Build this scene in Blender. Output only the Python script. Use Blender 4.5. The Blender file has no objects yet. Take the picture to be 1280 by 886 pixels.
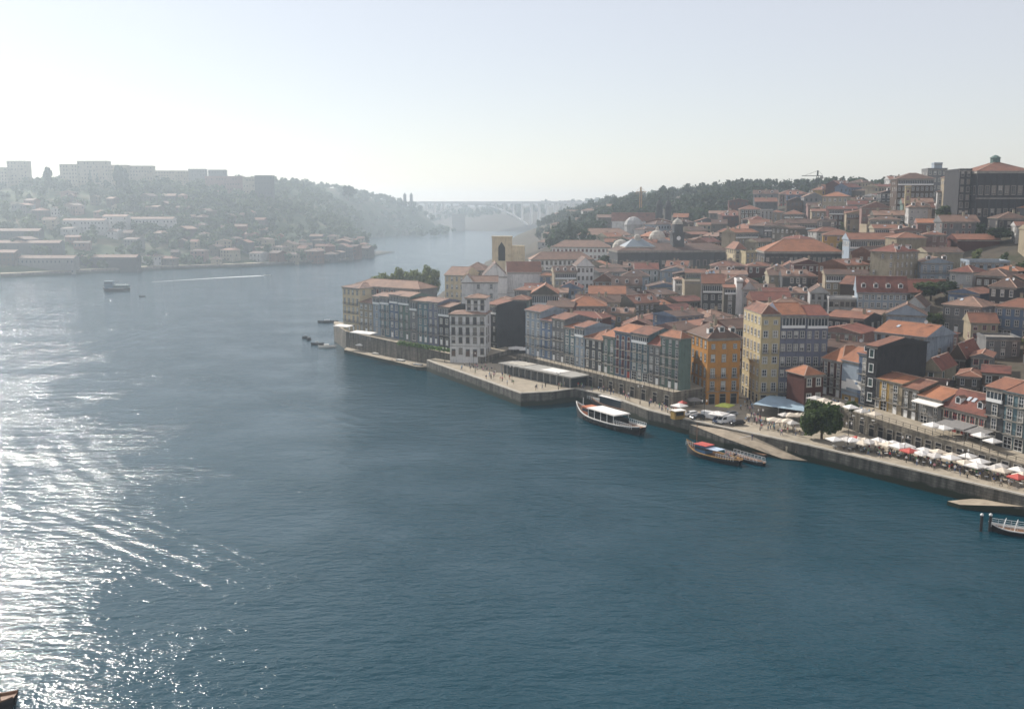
import bpy, math, random
import numpy as np
from mathutils import Vector, Matrix

# ------------------------------------------------------------------ camera, sky, sun, exposure
R = math.radians
SC = bpy.context.scene
COL = SC.collection
FPX, PITCH, CAMH = 1244.4, R(8.5), 62.0
SUN_AZ, SUN_EL = -37.0, 33.0          # azimuth measured from +Y towards +X, degrees
cam_d = bpy.data.cameras.new('camera')
cam_d.lens, cam_d.sensor_width, cam_d.clip_start, cam_d.clip_end = 35.0, 36.0, 1.0, 30000.0
cam = bpy.data.objects.new('camera', cam_d); COL.objects.link(cam)
cam.location = (0, 0, CAMH); cam.rotation_euler = (R(90) - PITCH, 0, 0)
SC.camera = cam

world = bpy.data.worlds.new('World'); SC.world = world; world.use_nodes = True
wn = world.node_tree.nodes; wl = world.node_tree.links
bg = wn['Background']
sky = wn.new('ShaderNodeTexSky'); sky.sky_type = 'NISHITA'; sky.sun_disc = False
sky.sun_elevation = R(SUN_EL); sky.sun_rotation = R(SUN_AZ)
sky.air_density, sky.dust_density, sky.ozone_density, sky.altitude = 1.0, 0.25, 1.2, 60
veil = wn.new('ShaderNodeMix'); veil.data_type = 'RGBA'; veil.inputs[0].default_value = 0.55      # thin high haze: an even veil over the whole sky
wl.new(sky.outputs[0], veil.inputs[6]); veil.inputs[7].default_value = (8.6, 8.1, 8.1, 1)
wl.new(veil.outputs[2], bg.inputs[0]); bg.inputs[1].default_value = 0.078

sun_d = bpy.data.lights.new('sun', 'SUN'); sun_d.energy = 4.2; sun_d.angle = R(0.53); sun_d.color = (1.0, 0.94, 0.86)
sun = bpy.data.objects.new('sun', sun_d); COL.objects.link(sun)
sdir = Vector((math.sin(R(SUN_AZ)) * math.cos(R(SUN_EL)), math.cos(R(SUN_AZ)) * math.cos(R(SUN_EL)), math.sin(R(SUN_EL))))
sun.rotation_euler = sdir.to_track_quat('Z', 'Y').to_euler(); sun.location = (-300, 400, 400)

SC.view_settings.view_transform = 'Standard'; SC.view_settings.look = 'None'
SC.view_settings.exposure = 0.46; SC.view_settings.gamma = 1.0
SC.view_settings.use_curve_mapping = False
cy = SC.cycles
cy.max_bounces = 5; cy.diffuse_bounces = 2; cy.glossy_bounces = 2; cy.transmission_bounces = 2
cy.volume_bounces = 1; cy.use_denoising = True; cy.denoiser = 'OPENIMAGEDENOISE'; cy.denoising_prefilter = 'ACCURATE'; cy.filter_width = 1.6; cy.sample_clamp_indirect = 4.0

# ------------------------------------------------------------------ photo pixels to points
def ray(px, py):
    cx = (px - 640) / FPX; cyy = -(py - 443) / FPX
    return Vector((cx, math.cos(PITCH) + cyy * math.sin(PITCH), -math.sin(PITCH) + cyy * math.cos(PITCH)))
def at_z(px, py, z):
    d = ray(px, py); t = (z - CAMH) / d.z
    return Vector((d.x * t, d.y * t, z))
def at_y(px, py, Y):
    d = ray(px, py); t = Y / d.y
    return Vector((d.x * t, Y, CAMH + d.z * t))
def proj(p):
    yy = p[1] * math.cos(PITCH) - (p[2] - CAMH) * math.sin(PITCH)
    u = p[1] * math.sin(PITCH) + (p[2] - CAMH) * math.cos(PITCH)
    return 640 + FPX * p[0] / yy, 443 - FPX * u / yy

# ------------------------------------------------------------------ mesh helpers
class MB:
    def __init__(s): s.v = []; s.f = []; s.m = []
    def face(s, pts, m=0):
        n = len(s.v); s.v += [tuple(p) for p in pts]; s.f.append(tuple(range(n, n + len(pts)))); s.m.append(m)
    def box(s, x0, x1, y0, y1, z0, z1, m=0, mt=None):
        n = len(s.v)
        s.v += [(x0, y0, z0), (x1, y0, z0), (x1, y1, z0), (x0, y1, z0), (x0, y0, z1), (x1, y0, z1), (x1, y1, z1), (x0, y1, z1)]
        for i, f in enumerate(((0, 3, 2, 1), (4, 5, 6, 7), (0, 1, 5, 4), (1, 2, 6, 5), (2, 3, 7, 6), (3, 0, 4, 7))):
            s.f.append(tuple(n + k for k in f)); s.m.append(mt if (mt is not None and i == 1) else m)
    def prism(s, poly, z0, z1, m=0, mt=None):
        n = len(s.v); k = len(poly)
        z0s = z0 if hasattr(z0, '__len__') else [z0] * k
        z1s = z1 if hasattr(z1, '__len__') else [z1] * k
        s.v += [(p[0], p[1], z0s[i]) for i, p in enumerate(poly)] + [(p[0], p[1], z1s[i]) for i, p in enumerate(poly)]
        s.f.append(tuple(range(n + k - 1, n - 1, -1))); s.m.append(m)
        s.f.append(tuple(range(n + k, n + 2 * k))); s.m.append(m if mt is None else mt)
        for i in range(k):
            j = (i + 1) % k
            s.f.append((n + i, n + j, n + k + j, n + k + i)); s.m.append(m)
    def tube(s, p, q, r, n=6, m=0, r2=None, caps=True):
        p = Vector(p); q = Vector(q); r2 = r if r2 is None else r2
        d = (q - p).normalized(); a = d.orthogonal().normalized(); b = d.cross(a)
        k = len(s.v)
        for c, rr in ((p, r), (q, r2)):
            for i in range(n):
                t = 2 * math.pi * i / n
                s.v.append(tuple(c + a * math.cos(t) * rr + b * math.sin(t) * rr))
        for i in range(n):
            j = (i + 1) % n
            s.f.append((k + i, k + j, k + n + j, k + n + i)); s.m.append(m)
        if caps:
            s.f.append(tuple(k + i for i in range(n - 1, -1, -1))); s.m.append(m)
            s.f.append(tuple(k + n + i for i in range(n))); s.m.append(m)
    def bar(s, p, q, w, h, m=0):          # beam with a rectangular section, upright
        p = Vector(p); q = Vector(q); d = (q - p); sd = Vector((-d.y, d.x, 0))
        if sd.length < 1e-5: sd = Vector((1, 0, 0))
        sd = sd.normalized() * w / 2; up = Vector((0, 0, h / 2))
        n = len(s.v)
        for c in (p, q): s.v += [tuple(c - sd - up), tuple(c + sd - up), tuple(c + sd + up), tuple(c - sd + up)]
        for f in ((3, 2, 1, 0), (4, 5, 6, 7), (0, 1, 5, 4), (1, 2, 6, 5), (2, 3, 7, 6), (3, 0, 4, 7)):
            s.f.append(tuple(n + k for k in f)); s.m.append(m)
    def lathe(s, prof, n=12, m=0, c=(0, 0)):
        k = len(s.v)
        for r, z in prof:
            for i in range(n):
                t = 2 * math.pi * i / n; s.v.append((c[0] + r * math.cos(t), c[1] + r * math.sin(t), z))
        for a in range(len(prof) - 1):
            for i in range(n):
                j = (i + 1) % n
                s.f.append((k + a * n + i, k + a * n + j, k + (a + 1) * n + j, k + (a + 1) * n + i)); s.m.append(m)
        s.f.append(tuple(k + i for i in range(n - 1, -1, -1))); s.m.append(m)
        s.f.append(tuple(k + (len(prof) - 1) * n + i for i in range(n))); s.m.append(m)
    def mesh(s, name, mats, smooth=False):
        me = bpy.data.meshes.new(name); me.from_pydata(s.v, [], s.f)
        for m in mats: me.materials.append(m)
        me.polygons.foreach_set('material_index', s.m)
        if smooth: me.polygons.foreach_set('use_smooth', [True] * len(s.f))
        me.update(); return me
def np_mesh(name, verts, quads, mats, midx=None):
    me = bpy.data.meshes.new(name); nv = len(verts); nf = len(quads); k = quads.shape[1]
    me.vertices.add(nv); me.vertices.foreach_set('co', np.ascontiguousarray(verts, dtype=np.float32).ravel())
    me.loops.add(nf * k); me.loops.foreach_set('vertex_index', np.ascontiguousarray(quads, dtype=np.int32).ravel())
    me.polygons.add(nf)
    me.polygons.foreach_set('loop_start', np.arange(0, nf * k, k, dtype=np.int32))
    me.polygons.foreach_set('loop_total', np.full(nf, k, dtype=np.int32))
    for m in mats: me.materials.append(m)
    if midx is not None: me.polygons.foreach_set('material_index', np.asarray(midx, dtype=np.int32))
    me.update(calc_edges=True); me.validate(); return me
def link(name, mesh, parent=None, loc=(0, 0, 0), rz=0.0, scale=None):
    o = bpy.data.objects.new(name, mesh); COL.objects.link(o)
    o.location = loc
    if rz: o.rotation_euler = (0, 0, rz)
    if scale is not None: o.scale = scale
    if parent is not None: o.parent = parent
    return o
def tag(o, label, cat, group=None):
    o['label'] = label; o['category'] = cat
    if group: o['group'] = group
    return o
def empty(name, loc, rz=0.0, label=None, cat=None, group=None):
    o = bpy.data.objects.new(name, None); COL.objects.link(o); o.empty_display_size = 0.3
    o.location = loc; o.rotation_euler = (0, 0, rz)
    if label: tag(o, label, cat, group)
    return o
def setmat(o, i, m):
    o.material_slots[i].link = 'OBJECT'; o.material_slots[i].material = m
def structure(o): o['kind'] = 'structure'; return o

# ------------------------------------------------------------------ materials
MATS = {}
def nodes_mat(name):
    m = bpy.data.materials.new(name); m.use_nodes = True
    nt = m.node_tree; return m, nt, nt.nodes['Principled BSDF']
def plain(name, col, rough=0.7, metal=0.0, var=0.0, scale=2.0, spec=0.3):
    if name in MATS: return MATS[name]
    m, nt, b = nodes_mat(name)
    b.inputs['Roughness'].default_value = rough; b.inputs['Metallic'].default_value = metal
    b.inputs['Specular IOR Level'].default_value = spec
    if var:
        tc = nt.nodes.new('ShaderNodeTexCoord'); nz = nt.nodes.new('ShaderNodeTexNoise')
        nz.inputs['Scale'].default_value = scale; nz.inputs['Detail'].default_value = 4
        nt.links.new(tc.outputs['Object'], nz.inputs['Vector'])
        cr = nt.nodes.new('ShaderNodeValToRGB')
        cr.color_ramp.elements[0].position = 0.3; cr.color_ramp.elements[1].position = 0.7
        cr.color_ramp.elements[0].color = tuple(c * (1 - var) for c in col) + (1,)
        cr.color_ramp.elements[1].color = tuple(min(1, c * (1 + var)) for c in col) + (1,)
        nt.links.new(nz.outputs[0], cr.inputs[0]); nt.links.new(cr.outputs[0], b.inputs['Base Color'])
    else:
        b.inputs['Base Color'].default_value = tuple(col) + (1,)
    MATS[name] = m; return m
def wall_mat(name, col):
    """rendered or tiled wall: blotches, rain streaks running down, slight tint per house"""
    key = 'wall_' + name
    if key in MATS: return MATS[key]
    m, nt, b = nodes_mat(key); N = nt.nodes; L = nt.links
    tc = N.new('ShaderNodeTexCoord')
    def noise(scale, vec_scale, detail=5):
        mp = N.new('ShaderNodeMapping'); mp.inputs['Scale'].default_value = vec_scale
        n = N.new('ShaderNodeTexNoise'); n.inputs['Scale'].default_value = scale; n.inputs['Detail'].default_value = detail
        n.inputs['Roughness'].default_value = 0.65
        L.new(tc.outputs['Object'], mp.inputs['Vector']); L.new(mp.outputs[0], n.inputs['Vector']); return n
    n1 = noise(0.35, (1, 1, 1)); n2 = noise(1.6, (1, 1, 0.13))
    oi = N.new('ShaderNodeObjectInfo')
    add = N.new('ShaderNodeMath'); add.operation = 'ADD'; L.new(n1.outputs[0], add.inputs[0]); L.new(n2.outputs[0], add.inputs[1])
    ad2 = N.new('ShaderNodeMath'); ad2.operation = 'MULTIPLY_ADD'; L.new(oi.outputs['Random'], ad2.inputs[0]); ad2.inputs[1].default_value = 0.25; L.new(add.outputs[0], ad2.inputs[2])
    mr = N.new('ShaderNodeMapRange'); mr.inputs['From Min'].default_value = 0.75; mr.inputs['From Max'].default_value = 1.5
    L.new(ad2.outputs[0], mr.inputs['Value'])
    cr = N.new('ShaderNodeValToRGB')
    cr.color_ramp.elements[0].color = (col[0] * 0.45, col[1] * 0.43, col[2] * 0.41, 1)
    cr.color_ramp.elements[1].color = (min(1, col[0] * 1.12), min(1, col[1] * 1.1), min(1, col[2] * 1.08), 1)
    e = cr.color_ramp.elements.new(0.35); e.color = (col[0] * 0.82, col[1] * 0.82, col[2] * 0.82, 1)
    L.new(mr.outputs[0], cr.inputs[0]); L.new(cr.outputs[0], b.inputs['Base Color'])
    b.inputs['Roughness'].default_value = 0.85; b.inputs['Specular IOR Level'].default_value = 0.2
    MATS[key] = m; return m
def roof_mat(name, col):
    key = 'roof_' + name
    if key in MATS: return MATS[key]
    m, nt, b = nodes_mat(key); N = nt.nodes; L = nt.links
    tc = N.new('ShaderNodeTexCoord')
    n1 = N.new('ShaderNodeTexNoise'); n1.inputs['Scale'].default_value = 0.5; n1.inputs['Detail'].default_value = 6; n1.inputs['Roughness'].default_value = 0.7
    n2 = N.new('ShaderNodeTexNoise'); n2.inputs['Scale'].default_value = 5.0; n2.inputs['Detail'].default_value = 2
    L.new(tc.outputs['Object'], n1.inputs['Vector']); L.new(tc.outputs['Object'], n2.inputs['Vector'])
    oi = N.new('ShaderNodeObjectInfo')
    a1 = N.new('ShaderNodeMath'); a1.operation = 'MULTIPLY_ADD'; a1.inputs[1].default_value = 0.45; L.new(n2.outputs[0], a1.inputs[0]); L.new(n1.outputs[0], a1.inputs[2])
    a2 = N.new('ShaderNodeMath'); a2.operation = 'MULTIPLY_ADD'; a2.inputs[1].default_value = 0.35; L.new(oi.outputs['Random'], a2.inputs[0]); L.new(a1.outputs[0], a2.inputs[2])
    vo = N.new('ShaderNodeTexVoronoi'); vo.inputs['Scale'].default_value = .45; vo.distance = 'CHEBYCHEV'; L.new(tc.outputs['Object'], vo.inputs['Vector'])
    sx = N.new('ShaderNodeSeparateColor'); L.new(vo.outputs['Color'], sx.inputs[0])
    a3 = N.new('ShaderNodeMath'); a3.operation = 'MULTIPLY_ADD'; a3.inputs[1].default_value = .32; L.new(sx.outputs[0], a3.inputs[0]); L.new(a2.outputs[0], a3.inputs[2])
    mr = N.new('ShaderNodeMapRange'); mr.inputs['From Min'].default_value = 0.58; mr.inputs['From Max'].default_value = 1.42
    L.new(a3.outputs[0], mr.inputs['Value'])
    cr = N.new('ShaderNodeValToRGB'); r, g, bb = col
    cr.color_ramp.elements[0].color = (r * 0.38, g * 0.42, bb * 0.5, 1)
    cr.color_ramp.elements[1].color = (r * 1.25, g * 1.2, bb * 1.1, 1)
    e = cr.color_ramp.elements.new(0.45); e.color = (r * 0.85, g * 0.85, bb * 0.85, 1)
    L.new(mr.outputs[0], cr.inputs[0]); L.new(cr.outputs[0], b.inputs['Base Color'])
    bp = N.new('ShaderNodeBump'); bp.inputs['Strength'].default_value = 0.6; bp.inputs['Distance'].default_value = 0.15
    L.new(n2.outputs[0], bp.inputs['Height']); L.new(bp.outputs[0], b.inputs['Normal'])
    b.inputs['Roughness'].default_value = 0.8; b.inputs['Specular IOR Level'].default_value = 0.25
    MATS[key] = m; return m
def leaf_mat(name, dark, light):
    m, nt, b = nodes_mat(name); N = nt.nodes; L = nt.links
    g = N.new('ShaderNodeNewGeometry')
    n1 = N.new('ShaderNodeTexNoise'); n1.inputs['Scale'].default_value = 0.06; n1.inputs['Detail'].default_value = 3
    L.new(g.outputs['Position'], n1.inputs['Vector'])
    a = N.new('ShaderNodeMath'); a.operation = 'MULTIPLY_ADD'; a.inputs[1].default_value = 0.5
    L.new(g.outputs['Random Per Island'], a.inputs[0]); L.new(n1.outputs[0], a.inputs[2])
    mr = N.new('ShaderNodeMapRange'); mr.inputs['From Min'].default_value = 0.4; mr.inputs['From Max'].default_value = 1.05
    L.new(a.outputs[0], mr.inputs['Value'])
    cr = N.new('ShaderNodeValToRGB'); cr.color_ramp.elements[0].color = dark + (1,); cr.color_ramp.elements[1].color = light + (1,)
    L.new(mr.outputs[0], cr.inputs[0]); L.new(cr.outputs[0], b.inputs['Base Color'])
    b.inputs['Roughness'].default_value = 0.7; b.inputs['Specular IOR Level'].default_value = 0.2
    tr = N.new('ShaderNodeBsdfTranslucent'); mx = N.new('ShaderNodeMixShader'); mx.inputs[0].default_value = .4
    L.new(cr.outputs[0], tr.inputs[0]); L.new(b.outputs[0], mx.inputs[1]); L.new(tr.outputs[0], mx.inputs[2]); L.new(mx.outputs[0], N['Material Output'].inputs['Surface'])
    MATS[name] = m; return m

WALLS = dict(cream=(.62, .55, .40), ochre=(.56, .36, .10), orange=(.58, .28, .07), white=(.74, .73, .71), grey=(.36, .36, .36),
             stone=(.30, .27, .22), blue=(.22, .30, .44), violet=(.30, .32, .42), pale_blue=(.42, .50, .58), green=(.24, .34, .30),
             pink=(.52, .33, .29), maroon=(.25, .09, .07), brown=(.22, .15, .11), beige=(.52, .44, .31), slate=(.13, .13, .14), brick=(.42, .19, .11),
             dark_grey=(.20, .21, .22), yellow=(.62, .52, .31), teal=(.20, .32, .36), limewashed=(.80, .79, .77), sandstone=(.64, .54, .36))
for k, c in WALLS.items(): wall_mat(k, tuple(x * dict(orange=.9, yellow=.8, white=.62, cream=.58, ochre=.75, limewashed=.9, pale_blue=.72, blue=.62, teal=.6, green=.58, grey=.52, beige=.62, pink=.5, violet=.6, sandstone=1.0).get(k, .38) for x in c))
ROOFS = dict(terracotta=(.225, .105, .070), orange=(.31, .135, .075), brown=(.125, .078, .060), red=(.19, .072, .052), dusty=(.26, .165, .125))
for k, c in ROOFS.items(): roof_mat(k, c)
M_stone = plain('granite', (.26, .24, .21), .85, var=.3, scale=.8)
M_paleS = plain('pale_granite', (.45, .42, .36), .85, var=.25, scale=.8)
M_white = plain('white_paint', (.78, .78, .76), .5)
M_green_p = plain('green_paint', (.07, .15, .11), .5)
M_red_p = plain('red_paint', (.35, .05, .04), .5)
M_brown_p = plain('brown_paint', (.12, .07, .045), .5)
M_blue_p = plain('blue_paint', (.08, .20, .36), .45)
M_iron = plain('black_iron', (.03, .03, .032), .5, .3)
M_steel = plain('grey_steel', (.35, .36, .37), .4, .6)
M_glass = plain('window_glass', (.035, .045, .055), .08, spec=.6)
M_mortar = plain('ridge_mortar', (.42, .28, .21), .8, var=.2)
M_canvas = plain('white_canvas', (.80, .77, .72), .8, var=.08, scale=3)
M_canvas_c = plain('cream_canvas', (.66, .58, .47), .8, var=.12, scale=2)
M_canvas_w = plain('weathered_canvas', (.56, .53, .49), .8, var=.15, scale=2)
M_canvas_g = plain('blue_grey_canvas', (.30, .40, .47), .75, var=.12, scale=.6)
M_canvas_r = plain('red_canvas', (.50, .10, .08), .8, var=.1)
M_canvas_y = plain('lime_canvas', (.55, .60, .12), .8, var=.1)
M_canvas_b = plain('grey_canvas', (.22, .21, .20), .8, var=.1)
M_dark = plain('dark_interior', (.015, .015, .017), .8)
M_wood = plain('brown_wood', (.20, .11, .06), .65, var=.35, scale=3)
M_hull = plain('dark_hull', (.035, .03, .03), .45, var=.3)
M_hullw = plain('white_hull', (.75, .73, .68), .4, var=.1)
M_hully = plain('varnished_hull', (.42, .25, .09), .4, var=.3)
M_rub = plain('rubber', (.02, .02, .02), .8)
M_foam = plain('foam', (.80, .82, .82), .9)

# ------------------------------------------------------------------ terrain
def tps(points):
    P = np.array([(a, b) for a, b, c in points]) / 100.0; Z = np.array([c for a, b, c in points], float)
    def U(r2): return np.where(r2 > 1e-12, 0.5 * r2 * np.log(np.maximum(r2, 1e-12)), 0.0)
    n = len(P); K = U(((P[:, None] - P[None]) ** 2).sum(-1)) + np.eye(n) * 0.05
    A = np.zeros((n + 3, n + 3)); A[:n, :n] = K; A[:n, n] = 1; A[:n, n + 1:] = P; A[n, :n] = 1; A[n + 1:, :n] = P.T
    w = np.linalg.solve(A, np.concatenate([Z, np.zeros(3)]))
    def f(x, y):
        x = np.asarray(x, float) / 100; y = np.asarray(y, float) / 100
        sh = x.shape; q = np.stack([x.ravel(), y.ravel()], -1); out = np.zeros(len(q))
        for i in range(0, len(q), 4000):
            c = q[i:i + 4000]
            out[i:i + 4000] = U(((c[:, None] - P[None]) ** 2).sum(-1)) @ w[:n] + w[n] + c @ w[n + 1:]
        return out.reshape(sh)
    return f
def pd(l): return [((px - 640) / 1250.0 * D, D, z) for px, D, z in l]
porto_pts = pd([
    (1280, 205, 2.5), (1280, 222, 7), (1280, 250, 13), (1280, 290, 15), (1280, 340, 24), (1280, 400, 38), (1280, 470, 55), (1280, 600, 64), (1280, 900, 72),
    (1420, 190, 3), (1420, 220, 9), (1420, 260, 17), (1420, 340, 36), (1420, 470, 58), (1500, 700, 68), (1700, 500, 64), (1700, 250, 25), (1700, 150, 5),
    (1150, 238, 2.5), (1150, 258, 9), (1150, 300, 13), (1150, 340, 19), (1150, 400, 31), (1150, 480, 46), (1150, 580, 57), (1150, 700, 66), (1150, 1000, 72),
    (1050, 262, 3), (1040, 290, 9), (1000, 262, 2.5), (940, 292, 3), (1000, 300, 5), (1000, 350, 16), (1000, 420, 20), (1000, 500, 28), (1000, 600, 42), (1000, 720, 60), (1000, 850, 70), (1000, 1100, 76),
    (850, 285, 3), (860, 315, 5), (850, 350, 9), (850, 400, 12), (850, 480, 16), (850, 560, 23), (850, 680, 32), (850, 800, 44), (850, 950, 62), (850, 1150, 72),
    (930, 1000, 74), (930, 1200, 74), (800, 1250, 66), (1100, 1300, 74),
    (700, 330, 3), (700, 352, 8), (700, 430, 12), (700, 520, 16), (700, 620, 23), (700, 750, 34), (740, 900, 42), (780, 1100, 60), (740, 1400, 58), (850, 1600, 72),
    (600, 360, 3), (560, 395, 6), (560, 430, 9), (600, 500, 11), (605, 600, 11), (620, 720, 12), (640, 900, 13), (660, 1200, 14), (680, 1700, 16),
    (720, 1700, 46), (760, 2200, 62), (720, 2500, 46), (440, 415, 7), (455, 440, 8), (490, 520, 7), (690, 2500, 24),
    (620, 2530, 12), (640, 2600, 32), (610, 2620, 32), (600, 2800, 38), (560, 2900, 36), (660, 2700, 42), (500, 3000, 44), (400, 3200, 60), (700, 2900, 64), (800, 3000, 72),
    (620, 3600, 50), (1000, 2500, 76), (1000, 4200, 80), (400, 4200, 84), (560, 2640, 8), (1500, 2000, 76)])
porto_f = tps(porto_pts)
def hP(x, y):
    return np.clip(porto_f(x, y), 2.0, 92.0)
gaia_pts = pd([
    (0, 880, 3), (0, 915, 12), (0, 980, 26), (0, 1060, 46), (0, 1150, 72), (0, 1300, 88), (-150, 860, 4), (-150, 960, 30), (-150, 1150, 76), (-150, 1400, 92),
    (100, 932, 3), (100, 970, 13), (100, 1030, 26), (100, 1100, 46), (100, 1180, 72), (100, 1300, 89), (200, 990, 3), (200, 1030, 14), (200, 1090, 28), (200, 1170, 54), (200, 1280, 82),
    (300, 1030, 3), (300, 1065, 11), (300, 1120, 22), (300, 1220, 44), (300, 1350, 72), (300, 1500, 84), (400, 1105, 4), (400, 1150, 10), (400, 1230, 18), (400, 1400, 40), (400, 1600, 68), (400, 1800, 84),
    (440, 1140, 5), (455, 1290, 5), (440, 1280, 8), (440, 1500, 24), (452, 1650, 8), (430, 1750, 56), (410, 1850, 82), (458, 1965, 6), (470, 2070, 40), (450, 2050, 66), (440, 2250, 84), (480, 2180, 64), (505, 2300, 62), (535, 2330, 30), (548, 2255, 4), (510, 2170, 16), (520, 2480, 56), (490, 2600, 72),
    (400, 2500, 80), (200, 2000, 92), (0, 2200, 96), (-200, 1800, 96), (-400, 1000, 70), (-400, 2400, 96)])
gaia_f = tps(gaia_pts)
def hG(x, y): return np.clip(gaia_f(x, y), 1.5, 98.0)

def inside(poly, x, y):
    x = np.asarray(x); y = np.asarray(y); r = np.zeros(x.shape, bool); n = len(poly)
    for i in range(n):
        x1, y1 = poly[i][:2]; x2, y2 = poly[(i + 1) % n][:2]
        if y1 == y2: continue
        c = ((y1 > y) != (y2 > y)) & (x < (x2 - x1) * (y - y1) / (y2 - y1) + x1); r ^= c
    return r
SHORE_P = [(420, -60), (250, 60), (150, 150), (107, 202), (76, 240), (52, 268), (35, 300), (8, 322), (-12, 378), (-30, 402), (-54, 422), (-60, 445), (-56, 560), (-35, 1000),
           (10, 1500), (60, 1900), (96, 2380), (20, 2430), (-78, 2457), (-170, 2500), (-300, 2640), (-460, 2950), (-1200, 3500), (-2400, 4300), (2400, 4300), (2400, -60)]
SHORE_G = [(-900, 700), (-446, 867), (-398, 919), (-345, 977), (-277, 1015), (-188, 1118), (-180, 1295), (-240, 1600), (-290, 1964), (-161, 2246), (-200, 2430), (-420, 2760), (-1100, 3300), (-2400, 4100), (-2400, 700)]
def axis(segs):
    out = []
    for a, b, s in segs: out += list(np.arange(a, b, s))
    return np.array(out + [segs[-1][1]], float)
def heightfield(name, xs, ys, hf, poly, mats, matf=None):
    X, Y = np.meshgrid(xs, ys); Z = hf(X, Y); ins = inside(poly, X, Y); Z = np.where(ins, Z, -6.0)
    ny, nx = X.shape; idx = np.arange(nx * ny).reshape(ny, nx)
    anyi = ins[:-1, :-1] | ins[1:, :-1] | ins[:-1, 1:] | ins[1:, 1:]
    q = np.stack([idx[:-1, :-1], idx[:-1, 1:], idx[1:, 1:], idx[1:, :-1]], -1)[anyi]
    V = np.stack([X.ravel(), Y.ravel(), Z.ravel()], -1)
    used = np.unique(q); remap = np.full(len(V), -1); remap[used] = np.arange(len(used))
    me = np_mesh(name, V[used], remap[q], mats)
    return structure(link(name, me))
def ground_mat(name, cols, scale):
    m, nt, b = nodes_mat(name); N = nt.nodes; L = nt.links
    tc = N.new('ShaderNodeTexCoord'); n = N.new('ShaderNodeTexNoise'); n.inputs['Scale'].default_value = scale; n.inputs['Detail'].default_value = 8; n.inputs['Roughness'].default_value = .7
    L.new(tc.outputs['Object'], n.inputs['Vector']); cr = N.new('ShaderNodeValToRGB')
    cr.color_ramp.elements[0].position = .35; cr.color_ramp.elements[1].position = .68
    cr.color_ramp.elements[0].color = cols[0] + (1,); cr.color_ramp.elements[1].color = cols[-1] + (1,)
    if len(cols) == 3: e = cr.color_ramp.elements.new(.5); e.color = cols[1] + (1,)
    L.new(n.outputs[0], cr.inputs[0]); L.new(cr.outputs[0], b.inputs['Base Color']); b.inputs['Roughness'].default_value = .95; b.inputs['Specular IOR Level'].default_value = .1
    return m
M_town = ground_mat('town_ground', ((.055, .05, .042), (.10, .085, .065), (.035, .05, .025)), .05)
M_hill = ground_mat('hillside_scrub', ((.030, .050, .022), (.05, .075, .03), (.16, .13, .085)), .02)
M_pave = ground_mat('granite_paving', ((.30, .26, .20), (.46, .40, .31)), .35)
M_rampm = ground_mat('cobble_ramp', ((.30, .25, .19), (.44, .37, .28)), .5)
M_wallst = ground_mat('wet_quay_stone', ((.10, .095, .085), (.17, .155, .13), (.24, .215, .18)), .45)
M_arc = ground_mat('arcade_stone', ((.14, .125, .10), (.22, .195, .155), (.30, .265, .21)), .5)

def masonry(name, cols, tide):
    m, nt, b = nodes_mat(name); N = nt.nodes; L = nt.links
    tc = N.new('ShaderNodeTexCoord'); sp = N.new('ShaderNodeSeparateXYZ'); L.new(tc.outputs['Object'], sp.inputs[0])
    d1 = N.new('ShaderNodeVectorMath'); d1.operation = 'DOT_PRODUCT'; d1.inputs[1].default_value = (.62, -.78, 0); L.new(tc.outputs['Object'], d1.inputs[0])
    cb = N.new('ShaderNodeCombineXYZ'); L.new(d1.outputs['Value'], cb.inputs[0]); L.new(sp.outputs[2], cb.inputs[1])
    br = N.new('ShaderNodeTexBrick'); br.inputs['Scale'].default_value = 1.0; br.inputs['Brick Width'].default_value = 1.5; br.inputs['Row Height'].default_value = .6; br.inputs['Mortar Size'].default_value = .045
    br.inputs['Color1'].default_value = cols[0] + (1,); br.inputs['Color2'].default_value = cols[1] + (1,); br.inputs['Mortar'].default_value = tuple(c * .45 for c in cols[0]) + (1,); L.new(cb.outputs[0], br.inputs['Vector'])
    n = N.new('ShaderNodeTexNoise'); n.inputs['Scale'].default_value = .3; n.inputs['Detail'].default_value = 6; L.new(tc.outputs['Object'], n.inputs['Vector'])
    n2 = N.new('ShaderNodeTexNoise'); n2.inputs['Scale'].default_value = .8; n2.inputs['Detail'].default_value = 4; mp = N.new('ShaderNodeMapping'); mp.inputs['Scale'].default_value = (1, 1, .12); L.new(tc.outputs['Object'], mp.inputs[0]); L.new(mp.outputs[0], n2.inputs['Vector'])
    mr = N.new('ShaderNodeMapRange'); mr.inputs['From Min'].default_value = .35; mr.inputs['From Max'].default_value = .7; mr.inputs['To Min'].default_value = .45; mr.inputs['To Max'].default_value = 1.25; L.new(n2.outputs[0], mr.inputs['Value'])
    vm = N.new('ShaderNodeVectorMath'); vm.operation = 'SCALE'; L.new(br.outputs['Color'], vm.inputs[0]); L.new(mr.outputs[0], vm.inputs['Scale'])
    zz = N.new('ShaderNodeMath'); zz.operation = 'MULTIPLY_ADD'; L.new(n.outputs[0], zz.inputs[0]); zz.inputs[1].default_value = -1.6; L.new(sp.outputs[2], zz.inputs[2])
    al = N.new('ShaderNodeMapRange'); al.inputs['From Min'].default_value = tide; al.inputs['From Max'].default_value = tide + .5; L.new(zz.outputs[0], al.inputs['Value'])
    mx = N.new('ShaderNodeMix'); mx.data_type = 'RGBA'; L.new(al.outputs[0], mx.inputs[0]); mx.inputs[6].default_value = (.030, .036, .022, 1); L.new(vm.outputs[0], mx.inputs[7])
    L.new(mx.outputs[2], b.inputs['Base Color']); b.inputs['Roughness'].default_value = .85; b.inputs['Specular IOR Level'].default_value = .25
    return m
M_wallst = masonry('quay_masonry', ((.19, .175, .15), (.13, .12, .10)), .5)
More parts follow.
